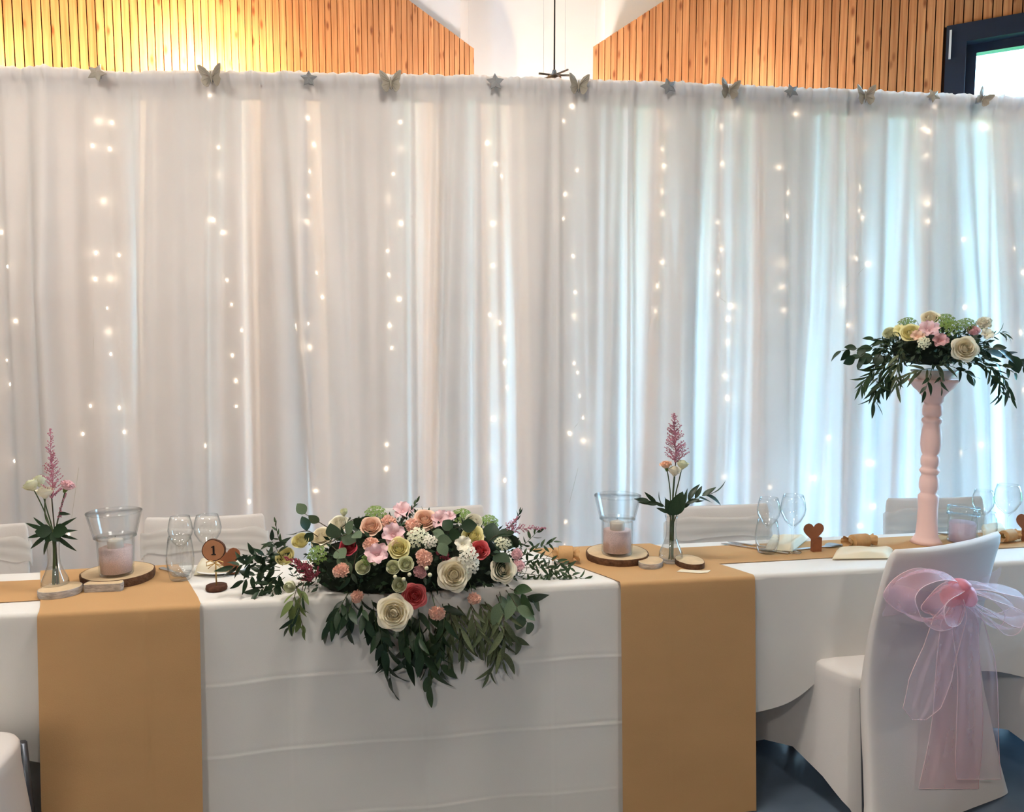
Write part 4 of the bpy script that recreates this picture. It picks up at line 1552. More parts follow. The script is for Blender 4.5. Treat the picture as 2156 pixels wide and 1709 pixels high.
# ---- right of the centrepiece
favour(1191, 1184, ZR, 56, 36, 'kraft wrapped favour at the right end of the flower centrepiece', -0.2)
_, P_, H_ = wood_slice(1300, 1174, 66, 14, m_bark_b, ZR, 'bark edged wood slice under the middle candle glass', seed=5)
hurricane(1299, 1165, ZR + H_, 49, 35, 32, 124, 76, 51, 'tall flared glass with pink granules and candle right of the flowers')
wood_slice(1370, 1190, 33, 11, m_bark_w, ZR, 'small white wood slice in front of the right bud vase', seed=6, sq=0.75)
wood_slice(1452, 1189, 39, 12, m_bark_b, ZL, 'small brown wood slice right of the bud vase foot', seed=7, sq=0.75)
for a, b, c, lab in (((1425, 1204), (1472, 1207), (1480, 1202), 'small cream card lying on the right runner, left of two'), ((1470, 1207), (1490, 1206), (1496, 1201), 'small cream card lying on the right runner, right of two')):
    pa, pb, pc = onz(*a, ZR), onz(*b, ZR), onz(*c, ZR)
    pd = pa + (pc - pb)
    bb = MB()
    vs = [q + V((0, 0, 0.0006)) for q in (pa, pb, pc, pd)] + [q + V((0, 0, 0.0018)) for q in (pa, pb, pc, pd)]
    bb.add(vs, [(3, 2, 1, 0), (4, 5, 6, 7), (0, 1, 5, 4), (1, 2, 6, 5), (2, 3, 7, 6), (3, 0, 4, 7)])
    tag(bb.ob('paper_card', m_napkin, smooth=False), lab, 'card', 'cards on the runner')
cutlery('knife', (1660, 1166), (1518, 1144), ZL, 'steel knife pointing at the right bud vase, front of two')
cutlery('knife', (1672, 1160), (1532, 1141), ZL, 'steel knife pointing at the right bud vase, back of two')
tumbler(1614, 1163, ZL, 'water tumbler in front of the wine glasses on the right table', 70, 25, 0.42)
wine_glass(1616, 1158, ZL, 'wine glass directly behind the right water tumbler', 112, 24)
wine_glass(1667, 1162, ZL, 'wine glass right of the tumbler, left of the brown heart', 122, 26)
napkin([(1610, 1158), (1668, 1162), (1700, 1136), (1625, 1132)], ZL, 'cream napkin behind the wine glasses on the right table', 0.03, seed=8)
place_heart(1718, 1160, ZL, 23, (20, 30), 'brown card heart on a block between wine glass and kraft favour', TROT)
cutlery('fork', (1672, 1158), (1770, 1148), ZL, 'steel fork lying behind the brown heart card')
cutlery('spoon', (1820, 1140), (1736, 1154), ZL, 'steel spoon between the brown heart and the kraft favour')
favour(1809, 1153, ZL, 72, 30, 'kraft wrapped favour left of the pink column', 0.15)
napkin([(1752, 1178), (1872, 1176), (1880, 1158), (1762, 1159)], ZL, 'cream folded napkin lying left of the bow chair', 0.022, seed=9)
# far right setting
hurricane(2025, 1140, ZL, 31, 29, 28, 74, 60, 40, 'clear candle glass with a little pink sand right of the pink column', granules=False)
p = onz(2025, 1140, ZL)
k = mpp(p)
t = thing('pink_votive', 'frosted pink votive inside the clear glass right of the column', 'candle', p + V((0, 0, 0.0045)))
m_frost = mat('frosted_pink_wax', (226, 200, 206), 0.6, 0.06, 20, trans=0.3, clear=0.25)
MB().lathe([(0.0, 0.0), (25 * k, 0.0), (25.5 * k, 38 * k), (24 * k, 40 * k), (0.0, 38 * k)], 28).ob('wax', m_frost, t, W[t])
cutlery('knife', (2000, 1126), (1925, 1118), ZL, 'steel knife right of the pink column foot')
tumbler(2070, 1138, ZL, 'water tumbler at the far right behind the bow chair', 62, 25, 0.0)
wine_glass(2066, 1130, ZL, 'wine glass behind the far right tumbler', 100, 21)
wine_glass(2117, 1134, ZL, 'wine glass at the far right beside the last brown heart', 116, 26)
napkin([(2070, 1128), (2120, 1126), (2112, 1108), (2066, 1110)], ZL, 'cream napkin at the far right behind the bow chair', 0.02, seed=11)
favour(2122, 1140, ZL, 56, 26, 'kraft wrapped favour at the right edge behind the bow chair', 0.3)
place_heart(2162, 1138, ZL, 23, (20, 28), 'brown card heart cut by the right picture edge', TROT)

# ---- pink turned column
PC = onz(1950, 1142, ZL)
k = mpp(PC)
m_pinkwood = mat('blush_painted_wood', (242, 205, 198), 0.6, 0.05, 6, 0.05, 80)
t = thing('turned_column', 'blush pink turned wooden column carrying the tall flower arrangement', 'column', PC)
prof = [(1138, 31), (1131, 27), (1126, 24), (1122, 21.5), (1094, 19.5), (1062, 19), (1046, 20), (1038, 20), (1033, 15.2), (1030, 15.0), (1022, 18.5), (1012, 19), (1002, 18), (994, 14.6), (990, 17), (985, 20), (981, 17.5), (977, 15), (972, 17.5), (962, 18.2), (956, 17), (952, 14.2),
        (944, 18), (930, 20), (915, 19.5), (900, 18), (888, 15.8), (884, 18), (880, 20), (876, 18.5), (873, 15.0), (868, 18.5), (859, 19.2), (850, 18.2), (845, 15.4), (841, 19.5), (832, 20.5), (829, 22), (826, 24), (818, 31), (812, 38), (806, 42), (802, 44), (799, 48), (795, 48)]
MB().lathe([(0.0, 0.0)] + [(r * k, (1138 - y) * k * 1.003) for y, r in prof] + [(0.0, (1138 - 795) * k * 1.003)], 40).ob('shaft', m_pinkwood, t, W[t])
ZCAP = PC.z + (1138 - 795) * k * 1.003
PCT = V((PC.x, PC.y, ZCAP))
# ================================================================ FLOWERS
def petal_mat(name, c, c2=None, tr=0.14):
    return mat(name, c, 0.65, 0.06, 30, trans=tr, spec=0.2, col2=c2, rnd=0.05)


m_cream = petal_mat('cream_rose_petal', (250, 243, 224), (246, 234, 202))
m_ivory = petal_mat('ivory_petal', (246, 240, 226), (236, 232, 206))
m_yellow = petal_mat('pale_yellow_petal', (246, 238, 186), (240, 230, 166))
m_peach = petal_mat('peach_petal', (246, 214, 190), (242, 198, 172))
m_apri = petal_mat('apricot_carnation_petal', (240, 186, 164), (248, 216, 198))
m_pink = petal_mat('light_pink_petal', (246, 222, 220), (236, 176, 186))
m_coral = petal_mat('coral_pink_petal', (220, 96, 104), (232, 130, 124))
m_rosy = petal_mat('raspberry_petal', (198, 72, 88), (214, 96, 108))
m_dusty = petal_mat('dusty_pink_petal', (224, 178, 176), (206, 150, 152))
m_lisi = petal_mat('greenish_white_petal', (242, 240, 216), (226, 230, 186))
m_astil = mat('astilbe_pink', (222, 152, 168), 0.8, 0.2, 60, trans=0.2, rnd=0.06)
m_astil2 = mat('astilbe_dark_pink', (186, 88, 104), 0.8, 0.25, 60, trans=0.2)
m_sepal = mat('green_calyx', (112, 138, 72), 0.6, 0.2, 40)
m_stem = mat('green_stem', (78, 92, 56), 0.6, 0.25, 40)
m_brownstem = mat('brown_twig', (84, 74, 56), 0.7, 0.25, 40)
m_leafd = mat('dark_glossy_leaf', (44, 66, 42), 0.42, 0.3, 25, spec=0.4, rnd=0.22, trans=0.1)
m_leafm = mat('mid_green_leaf', (66, 88, 56), 0.5, 0.25, 25, spec=0.35, rnd=0.22, trans=0.12)
m_leafe = mat('grey_green_eucalyptus_leaf', (98, 116, 88), 0.55, 0.2, 25, spec=0.3, rnd=0.16, trans=0.12)
m_leafo = mat('olive_leaf', (112, 122, 88), 0.55, 0.35, 25, spec=0.3, rnd=0.25, trans=0.12)
m_leafl = mat('young_light_leaf', (126, 142, 84), 0.5, 0.25, 25, spec=0.3, rnd=0.15, trans=0.2)
m_moss = mat('dark_moss_foam', (34, 44, 30), 0.95, 0.4, 60, 0.6, 120)
m_berry = mat('cream_berry', (232, 226, 190), 0.35, 0.1, 20, spec=0.5)
m_dill = mat('green_umbel', (120, 146, 72), 0.75, 0.3, 60)


def petal_me(Rr, H, wd, curl, close=0.0, base=0.10, n=8, m=8, seed=0):
    def fn(u, v):
        a = -1 + 2 * u
        h = v * (1 - 0.16 * a * a)
        r = base + (Rr - base) * sin(min(1.0, h * 1.25) * pi / 2) ** 0.8
        r *= 1 - close * max(0.0, h - 0.45) ** 1.3
        c = max(0.0, h - 0.72) / 0.28
        r += curl * c * c * (1.0 - 0.35 * abs(a))
        z = H * h ** 1.05 - curl * 0.8 * c ** 1.8
        ph = a * wd * (0.5 + 0.5 * min(1.0, v * 1.6))
        r += 0.015 * sin(a * 4 + seed * 2) * v + 0.03 * a * v          # each petal overlaps the next
        return (r * cos(ph), r * sin(ph), z)
    return MB().grid(fn, n, m).me('petal')


ROSE = [  # (radius, height, half angle, curl, close, count)
    (0.33, 0.80, 1.15, 0.03, 0.35, 3), (0.46, 0.78, 1.0, 0.06, 0.25, 4), (0.58, 0.70, 0.92, 0.11, 0.12, 4), (0.70, 0.58, 0.86, 0.17, 0.0, 5), (0.80, 0.42, 0.84, 0.22, 0.0, 5)]
ROSE_ME = [petal_me(a, b, c, d, e, seed=i) for i, (a, b, c, d, e, g) in enumerate(ROSE)]


def core_me():
    def fn(u, v):
        a = u * 7.0 * pi
        r = 0.015 + 0.22 * u
        rr = r * (0.55 + 0.45 * sin(min(1, v * 1.3) * pi / 2)) * (1 - 0.25 * max(0, v - 0.6))
        z = 0.05 + (0.80 - 0.04 * u + 0.03 * sin(a * 1.5)) * v
        return (rr * cos(a), rr * sin(a), z)
    b = MB().grid(fn, 90, 5)
    b.lathe([(0.0, -0.12), (0.10, -0.10), (0.2, 0.0), (0.24, 0.35), (0.2, 0.6), (0.0, 0.66)], 12)
    return b.me('rose')


CORE = core_me()


def rose(parent, p, d, dia, m, layers=5, name='rose', roll=None, label=None):
    """bloom facing along d; petals are its own pieces"""
    s = dia / 2 / (1.0 if layers == 5 else ROSE[layers - 1][0] + 0.12)
    M = aim(p, d, s=s, roll=R.uniform(0, 6.28) if roll is None else roll) @ Matrix.Translation((0, 0, -0.45))
    o = ob(name, CORE, m, parent, M)
    if label:
        o['label'] = label
    for i in range(layers):
        n = ROSE[i][5]
        off = R.uniform(0, 6.28)
        for j in range(n):
            a = off + 2 * pi * j / n + R.uniform(-0.12, 0.12)
            ob('petal', ROSE_ME[i], m, o, M @ Matrix.Rotation(a, 4, 'Z') @ Matrix.Diagonal((1, 1, R.uniform(0.94, 1.05), 1)))
    return o


def carn_me(seed):
    """many small fringed petals packed on a dome"""
    b = MB()
    rr = random.Random(seed)
    n = 60
    for i in range(n):
        q = sqrt((i + 0.5) / n)
        a = i * 2.39996 + rr.uniform(-0.2, 0.2)
        th = q * 1.45
        d = V((sin(th) * cos(a), sin(th) * sin(a), cos(th))).normalized()
        M = aim((0, 0, 0.0), d, s=1.0, roll=rr.uniform(0, 6.28)) @ Matrix.Diagonal((1, 1, rr.uniform(0.82, 1.0), 1))
        w_ = rr.uniform(0.20, 0.30)
        ph = rr.uniform(0, 6)
        vs, fs = [], []
        K = 8
        for j in range(3):
            v = j / 2
            for k in range(K + 1):
                u = k / K * 2 - 1
                z = 0.55 + 0.40 * v + (0.035 if k % 2 else -0.02) * (j == 2) - 0.06 * u * u * v
                vs.append((u * w_ * (0.5 + 0.5 * v), 0.07 * v * sin(u * 4 + ph) + 0.05 * v * u * u, z * (0.92 if th < 1.0 else 1.0)))
        for j in range(2):
            for k in range(K):
                fs.append((j * (K + 1) + k, j * (K + 1) + k + 1, (j + 1) * (K + 1) + k + 1, (j + 1) * (K + 1) + k))
        b.add(vs, fs, M)
    b.ball((0, 0, 0.0), 0.62, 12, 8)
    b.v = [V((v.x, v.y, v.z * 0.75)) for v in b.v]
    return b.me('carnation')


CARN = [carn_me(i) for i in range(3)]
CALYX = MB().lathe([(0.0, -0.9), (0.14, -0.88), (0.26, -0.55), (0.32, -0.1), (0.5, 0.12), (0.0, 0.15)], 12).me('calyx')


def carnation(parent, p, d, dia, m, label=None, name='carnation'):
    M = aim(p, d, s=dia / 2 / 1.0, roll=R.uniform(0, 6)) @ Matrix.Translation((0, 0, -0.25))
    o = ob(name, R.choice(CARN), m, parent, M)
    ob('calyx', CALYX, m_sepal, o, M)
    return o


def open_petal_me():
    def fn(u, v):
        a = u * 2 - 1
        w_ = 0.46 * sin(pi * min(0.93, 0.10 + 0.83 * v)) ** 0.6
        return (0.08 + 0.75 * v ** 1.2 + 0.12 * v ** 3, a * w_, 0.95 * v ** 0.75 - 0.45 * v ** 4 + 0.22 * a * a * v + 0.04 * sin(a * 7) * v)
    return MB().grid(fn, 6, 7).me('petal')


OPEN = open_petal_me()
OPENC = MB().lathe([(0.0, -0.7), (0.1, -0.6), (0.14, 0.0), (0.2, 0.25), (0.05, 0.3), (0.0, 0.45)], 8).me('freesia')


def freesia(parent, p, d, dia, m, n=6, name='freesia'):
    M = aim(p, d, s=dia / 2, roll=R.uniform(0, 6)) @ Matrix.Translation((0, 0, -0.2))
    o = ob(name, OPENC, m, parent, M)
    for i in range(n):
        ob('petal', OPEN, m, o, M @ Matrix.Rotation(2 * pi * i / n, 4, 'Z') @ Matrix.Rotation(R.uniform(-0.25, 0.2), 4, 'Y'))
    return o


def cluster_me(seed, n=26):
    rr = random.Random(seed)
    b = MB()
    for i in range(n):
        a = i * 2.39996
        q = sqrt((i + 0.5) / n)
        c = V((q * cos(a), q * sin(a), 0.55 * (1 - q * q) + rr.uniform(-0.05, 0.05)))
        nrm = V((q * cos(a) * 0.8, q * sin(a) * 0.8, 1)).normalized()
        M = aim(c, nrm, s=0.26, roll=rr.uniform(0, 6))
        for j in range(5):
            Mj = M @ Matrix.Rotation(2 * pi * j / 5, 4, 'Z')
            b.add([(0, 0, 0), (0.5, -0.32, 0.12), (0.95, 0, 0.1), (0.5, 0.32, 0.12)], [(0, 1, 2, 3)], Mj)
        b.tube([c, V((c.x * 0.3, c.y * 0.3, -0.5))], 0.02, 3)
    return b.me('floret_cluster')


CLUST = [cluster_me(3), cluster_me(4)]


def cluster(parent, p, d, dia, m, name='floret_cluster'):
    o = ob(name, R.choice(CLUST), m, parent, aim(p, d, s=dia / 2, roll=R.uniform(0, 6)))
    o['kind'] = 'stuff'
    return o


def leaf_me(W_, tip=1.0, fold=0.25, droop=0.25, n=8, twist=0.0):
    vs, fs = [], []
    for i in range(n + 1):
        x = i / n
        w_ = W_ * max(0.0, sin(pi * x ** tip)) ** 0.85
        z = -droop * x * x
        for j, y in enumerate((-1, 0, 1)):
            a = twist * x
            yy = y * w_
            vs.append((x, yy * cos(a), z + abs(y) * w_ * fold + yy * sin(a)))
    for i in range(n):
        for j in range(2):
            fs.append((i * 3 + j, (i + 1) * 3 + j, (i + 1) * 3 + j + 1, i * 3 + j + 1))
    return mesh('leaf', vs, fs)


LF = {'ovate': [leaf_me(0.30, 0.80, 0.15, 0.15), leaf_me(0.27, 0.85, 0.2, 0.3, twist=0.4)],
      'round': [leaf_me(0.42, 0.9, 0.12, 0.1), leaf_me(0.40, 0.95, 0.1, 0.25, twist=-0.3)],
      'lance': [leaf_me(0.17, 0.75, 0.25, 0.3), leaf_me(0.15, 0.8, 0.3, 0.45, twist=0.6), leaf_me(0.16, 0.8, 0.2, 0.1, twist=-0.5)],
      'narrow': [leaf_me(0.085, 0.8, 0.3, 0.25), leaf_me(0.10, 0.8, 0.25, 0.4, twist=0.7), leaf_me(0.08, 0.85, 0.3, 0.1, twist=-0.6)]}
TOCAM = V((0, -1, 0.25)).normalized()


def spl(pts, n):
    pts = [V(p) for p in pts]
    m = len(pts)
    out = []
    for k in range(n + 1):
        f = k / n * (m - 1)
        i = min(m - 2, int(f))
        q = f - i
        p0, p1, p2, p3 = pts[max(0, i - 1)], pts[i], pts[i + 1], pts[min(m - 1, i + 2)]
        out.append(0.5 * ((2 * p1) + (p2 - p0) * q + (2 * p0 - 5 * p1 + 4 * p2 - p3) * q * q + (3 * p1 - p0 - 3 * p2 + p3) * q ** 3))
    return out


def sprig(parent, pts, kind, n, size, m, start=0.15, ang=0.8, sag=0.35, r=0.0016, mstem=None, name='branch', jit=0.25, end=True, facing=0.7):
    """twig through world points with n leaves of the given length"""
    c = spl(pts, 16)
    o = MB().tube(c, r, 5, 0.5).ob(name, mstem or m_brownstem, parent)
    for i in range(n):
        u = start + (1 - start) * (i + 0.5) / n if not (end and i == n - 1) else 1.0
        k = min(15, int(u * 16))
        p = c[k].lerp(c[k + 1], u * 16 - k)
        d = (c[min(16, k + 1)] - c[max(0, k - 1)]).normalized()
        side = d.cross(TOCAM)
        if side.length < 0.05:
            side = V((1, 0, 0))
        side.normalize()
        sg = 1 if i % 2 else -1
        a = ang * R.uniform(0.7, 1.3) if not (end and i == n - 1) else 0.05
        dd = d * cos(a) + side * (sg * sin(a)) + V((R.gauss(0, jit), R.gauss(0, jit), R.gauss(0, jit) - sag))
        nr = TOCAM * facing + V((R.gauss(0, 0.5), R.gauss(0, 0.3), R.gauss(0, 0.5)))
        ob('leaf', R.choice(LF[kind]), m, o, aimx(p, dd, nr, size * R.uniform(0.75, 1.15)))
    return o


def plume(parent, pts, wmax, m, name='plume', seed=1, dens=46):
    """feathery astilbe spike: side shoots set with tiny buds, too fine to count"""
    rr = random.Random(seed)
    c = spl(pts, 24)
    b = MB()
    b.tube(c, 0.0011, 4, 0.4)
    L = sum((c[i + 1] - c[i]).length for i in range(24))
    for i in range(dens):
        u = i / dens
        k = min(23, int(u * 24))
        p = c[k].lerp(c[k + 1], u * 24 - k)
        d = (c[k + 1] - c[k]).normalized()
        e = V((rr.gauss(0, 1), rr.gauss(0, 0.8), rr.gauss(0, 1)))
        e = (e - d * e.dot(d)).normalized()
        ln = wmax * (1 - u) ** 0.75 * rr.uniform(0.7, 1.1)
        tip = p + (e * 0.8 + d * 0.6).normalized() * ln
        b.tube([p, tip], 0.0005, 3)
        for j in range(max(3, int(ln / 0.0032))):
            q = p.lerp(tip, (j + 0.8) / max(3, int(ln / 0.0032)))
            b.ball(q + V((rr.gauss(0, 0.0012), rr.gauss(0, 0.0012), rr.gauss(0, 0.0012))), 0.0019 * rr.uniform(0.7, 1.2), 4, 3)
    o = b.ob(name, m, parent)
    o['kind'] = 'stuff'
    return o


# ---------------------------------------------------------------- the centrepiece
CPc = st(onz(868, 1222, T))
cen = ts(CPc[0], 0.13, T)
cp = thing('flower_centrepiece', 'long low flower arrangement of roses and carnations spilling over the table edge', 'flower arrangement', cen, TROT)
m_bowl = mat('black_floral_tray', (26, 28, 28), 0.3, 0.1, 20, spec=0.5)
MB().box((-0.20, -0.075, 0.002), (0.20, 0.075, 0.07)).ob('floral_tray', m_bowl, cp, W[cp], smooth=False)
EC = ts(CPc[0] - 0.0, 0.10, T + 0.045)         # mound ellipsoid
ER = V((0.36, 0.15, 0.165))
_inv = Matrix((E1, E2, V((0, 0, 1)))).to_3x3()


def mound(px, py, push=0.0, E=None, RR=None):
    """point of the mound's surface seen at a photo pixel, and the outward normal there"""
    E = E or EC
    RR = RR or ER
    o = _inv @ (EYE - E)
    d = _inv @ ray(px, py)
    so = V((o.x / RR.x, o.y / RR.y, o.z / RR.z))
    sd = V((d.x / RR.x, d.y / RR.y, d.z / RR.z))
    A, B, C = sd.dot(sd), so.dot(sd), so.dot(so) - 1
    disc = B * B - A * C
    t_ = (-B - sqrt(disc)) / A if disc > 0 else -B / A
    q = so + sd * t_
    nrm = V((q.x / RR.x, q.y / RR.y, q.z / RR.z))
    nrm = (_inv.transposed() @ nrm).normalized()
    p = EYE + ray(px, py) * t_
    return p - ray(px, py).normalized() * push, nrm


def lump(u, v):
    a, b = u * 2 * pi, (v - 0.5) * pi
    k = 0.80 + 0.1 * noise.noise(V((cos(a) * 3, sin(a) * 3, b * 4)))
    q = V((ER.x * cos(b) * cos(a) * k, ER.y * cos(b) * sin(a) * k, ER.z * sin(b) * k))
    q = EC + E1 * q.x + E2 * q.y + V((0, 0, q.z))
    q.z = max(q.z, T + 0.006)
    return q


MB().grid(lump, 40, 20).ob('moss_core', m_moss, cp)

# filler greens, too dense to pick apart
fb = MB()
for i in range(1100):
    a = R.uniform(0, 2 * pi)
    b = math.asin(R.uniform(-0.35, 1.0))
    k = R.uniform(0.82, 1.0)
    n0 = V((cos(b) * cos(a), cos(b) * sin(a), sin(b)))
    q = EC + E1 * (ER.x * n0.x * k) + E2 * (ER.y * n0.y * k) + V((0, 0, ER.z * n0.z * k))
    if q.z < T + 0.012:
        continue
    nw = (E1 * n0.x + E2 * n0.y + V((0, 0, n0.z)))
    d = (nw + V((R.gauss(0, 0.7), R.gauss(0, 0.7), R.gauss(0, 0.7)))).normalized()
    s = R.uniform(0.018, 0.034)
    Mx = aimx(q, d, nw + V((R.gauss(0, 0.4), R.gauss(0, 0.4), R.gauss(0, 0.4))), s)
    fb.add([(0, 0, 0), (0.45, -0.2, 0.06), (1, 0, -0.05), (0.45, 0.2, 0.06)], [(0, 1, 2, 3)], Mx)
o = fb.ob('filler_leaves', m_leafd, cp)
o['kind'] = 'stuff'


def bloom(px, py, dpx, kind, m, push=0.0, layers=5, tilt=None, D=None, name=None, parent=None, face=0.6, E=None, RR=None):
    parent = parent or cp
    if D is None:
        p, nrm = mound(px, py, push, E, RR)
    else:
        p, nrm = at(px, py, D), V((0, -1, 0.2))
    tc_ = (EYE - p).normalized()
    d = (nrm * (1 - face) + tc_ * face + V((0, 0, 0.15))).normalized() if tilt is None else (tc_ + V(tilt)).normalized()
    dia = dpx * mpp(p)
    if kind == 'rose':
        return rose(parent, p, d, dia, m, layers, name or 'rose')
    if kind == 'carn':
        return carnation(parent, p, d, dia, m)
    if kind == 'free':
        return freesia(parent, p, d, dia, m)
    if kind == 'clus':
        return cluster(parent, p, d, dia, m)


def DF(px):
    """distance of the cloth's front face at a photo column"""
    return onz(px, 1293 - 0.0533 * px, T).y


for a in [(677, 1128, 56, 'rose', m_cream, 0.02, 5), (714, 1102, 44, 'rose', m_ivory, 0.01, 4), (840, 1153, 48, 'rose', m_yellow, 0.03, 4), (633, 1139, 42, 'rose', m_yellow, 0.03, 3),
          (781, 1107, 46, 'rose', m_peach, 0.02, 4), (895, 1092, 56, 'rose', m_peach, 0.02, 5), (956, 1209, 76, 'rose', m_cream, 0.03, 5), (1061, 1199, 60, 'rose', m_cream, 0.04, 5),
          (997, 1098, 42, 'rose', m_ivory, 0.01, 3), (996, 1126, 48, 'rose', m_yellow, 0.02, 4), (1011, 1157, 42, 'rose', m_coral, 0.03, 4), (733, 1151, 38, 'rose', m_rosy, 0.01, 4),
          (764, 1194, 36, 'rose', m_lisi, 0.03, 3), (828, 1194, 34, 'rose', m_lisi, 0.03, 3), (855, 1187, 38, 'rose', m_lisi, 0.04, 3), (841, 1231, 36, 'rose', m_lisi, 0.03, 3),
          (818, 1098, 40, 'carn', m_apri, 0.01), (781, 1146, 40, 'carn', m_apri, 0.03), (718, 1200, 40, 'carn', m_apri, 0.04), (868, 1105, 40, 'carn', m_apri, 0.01), (893, 1174, 44, 'carn', m_apri, 0.04),
          (1089, 1165, 30, 'carn', m_pink, 0.04), (1092, 1190, 32, 'carn', m_pink, 0.04), (884, 1203, 34, 'carn', m_dusty, 0.03),
          (794, 1168, 52, 'free', m_pink, 0.03), (827, 1128, 54, 'free', m_pink, 0.02), (848, 1078, 44, 'free', m_pink, 0.0), (928, 1096, 44, 'free', m_pink, 0.01), (975, 1148, 40, 'free', m_ivory, 0.03), (945, 1090, 30, 'free', m_pink, 0.0),
          (986, 1171, 44, 'clus', m_ivory, 0.04), (992, 1190, 34, 'clus', m_ivory, 0.04), (880, 1131, 44, 'clus', m_lisi, 0.02), (905, 1140, 30, 'clus', m_ivory, 0.03), (1060, 1142, 34, 'clus', m_lisi, 0.03),
          (973, 1088, 44, 'clus', m_dill, 0.0), (790, 1082, 44, 'clus', m_dill, 0.0), (668, 1168, 40, 'clus', m_dill, 0.02), (1030, 1100, 40, 'clus', m_dill, 0.0), (775, 1178, 26, 'clus', m_dill, 0.03)]:
    bloom(*a[:6], layers=a[6] if len(a) > 6 else 5)
# those at the ends and those hanging in front of the table edge
bloom(601, 1172, 46, 'rose', m_yellow, D=DF(601) + 0.06, layers=3, tilt=(-0.4, 0, 0.5))
bloom(829, 1290, 80, 'rose', m_cream, D=DF(829) - 0.10, layers=5, tilt=(-0.1, 0, -0.1))
bloom(873, 1254, 58, 'rose', m_coral, D=DF(873) - 0.07, layers=5, tilt=(0.1, 0, 0.1))
bloom(752, 1256, 34, 'carn', m_apri, D=DF(752) - 0.06, tilt=(0, 0, -0.4))
bloom(920, 1292, 42, 'carn', m_apri, D=DF(920) - 0.09, tilt=(0, 0, -0.6))
bloom(998, 1260, 33, 'carn', m_apri, D=DF(998) - 0.07, tilt=(0, 0, -0.2))
bloom(611, 1233, 32, 'rose', m_lisi, D=DF(611) + 0.0, layers=2, tilt=(-0.3, 0, -0.5))
for px, py, ex, ey in ((752, 1256, 760, 1220), (920, 1292, 905, 1235), (998, 1260, 985, 1215)):
    MB().tube([at(px, py, DF(px) - 0.05), at((px + ex) / 2, (py + ey) / 2, DF(px) - 0.06), at(ex, ey, DF(px) + 0.03)], 0.0016, 5).ob('stem', m_stem, cp)
# bud and berries
bloom(724, 1078, 20, 'rose', m_lisi, D=DF(724) + 0.12, layers=2, tilt=(0, 0, 2))
for px, py in ((832, 1214), (862, 1209), (850, 1219), (789, 1186), (905, 1210), (898, 1196)):
    q, _n = mound(px, py, 0.045)
    MB().ball(q, 4.6 * mpp(q), 10, 8).ob('berry', m_berry, cp)
# astilbe lying in the arrangement
plume(cp, [at(668, 1212, DF(660) + 0.02), at(640, 1196, DF(640) - 0.01), at(600, 1172, DF(600) + 0.0)], 0.034, m_astil2, seed=2, dens=70)
plume(cp, [at(655, 1225, DF(655) + 0.0), at(640, 1200, DF(640) + 0.0), at(622, 1178, DF(620) + 0.01)], 0.03, m_astil2, seed=3, dens=50)
plume(cp, [at(946, 1190, DF(940) - 0.03), at(936, 1172, DF(940) - 0.05), at(920, 1162, DF(940) - 0.05)], 0.028, m_astil2, seed=4, dens=44)
plume(cp, [at(1050, 1140, DF(1070) + 0.06), at(1085, 1115, DF(1085) + 0.04), at(1150, 1112, DF(1150) + 0.04)], 0.032, m_astil, seed=5, dens=60)
plume(cp, [at(1060, 1130, DF(1070) + 0.06), at(1075, 1105, DF(1085) + 0.04), at(1090, 1088, DF(1090) + 0.04)], 0.024, m_astil, seed=6, dens=36)

PXM = 1 / 700.0     # rough metres per photo pixel at the flowers


def sp(pxs, dd, kind, n, size, m, **kw):
    """twig through photo points; dd = distances behind (+) / before (-) the cloth front"""
    par = kw.pop('parent', cp)
    pts = [at(x, y, DF(x) + e) for (x, y), e in zip(pxs, dd)]
    return sprig(par, pts, kind, n, size * mpp(pts[0]), m, **kw)


# left ferny fronds
for pxs, n in (([(590, 1195), (545, 1185), (492, 1192)], 14), ([(590, 1200), (550, 1205), (508, 1225)], 13), ([(595, 1205), (570, 1225), (545, 1245)], 11),
               ([(595, 1190), (560, 1170), (522, 1168)], 12), ([(600, 1185), (585, 1160), (572, 1138)], 10), ([(600, 1215), (580, 1232), (572, 1252)], 8)):
    sp(pxs, (0.07, 0.05, 0.03), 'lance', n, 33, m_leafd, ang=0.9, sag=0.25, r=0.0012, mstem=m_stem)
sp([(615, 1160), (590, 1140), (580, 1100)], (0.09, 0.08, 0.08), 'lance', 9, 16, m_leafm, ang=0.5, sag=-0.2)
# eucalyptus at the back left
sp([(690, 1110), (665, 1095), (643, 1082)], (0.12, 0.12, 0.12), 'round', 2, 27, m_leafe, ang=0.3, sag=-0.3)
sp([(670, 1130), (650, 1118), (628, 1120)], (0.09, 0.07, 0.06), 'round', 3, 30, m_leafd, ang=0.9)
sp([(700, 1140), (720, 1128), (745, 1122)], (0.06, 0.0, -0.03), 'round', 4, 36, m_leafe, ang=0.8, facing=1.5)
sp([(720, 1110), (740, 1095), (760, 1090)], (0.1, 0.07, 0.06), 'round', 3, 30, m_leafd, ang=0.7)
sp([(700, 1150), (715, 1165), (728, 1182)], (0.02, -0.02, -0.04), 'round', 3, 34, m_leafe, ang=0.8, facing=1.4)
sp([(905, 1110), (915, 1130), (925, 1142)], (0.03, -0.02, -0.05), 'round', 4, 30, m_leafe, ang=0.8, facing=1.5)
sp([(955, 1135), (945, 1120), (970, 1108)], (0.03, 0.0, 0.0), 'round', 4, 32, m_leafd, ang=0.8)
sp([(1020, 1150), (1040, 1130), (1062, 1125)], (0.04, 0.02, 0.02), 'round', 4, 44, m_leafd, ang=0.7, facing=1.2)
sp([(1030, 1165), (1045, 1175), (1050, 1190)], (0.0, -0.02, -0.03), 'round', 3, 42, m_leafd, ang=0.6, facing=1.2)
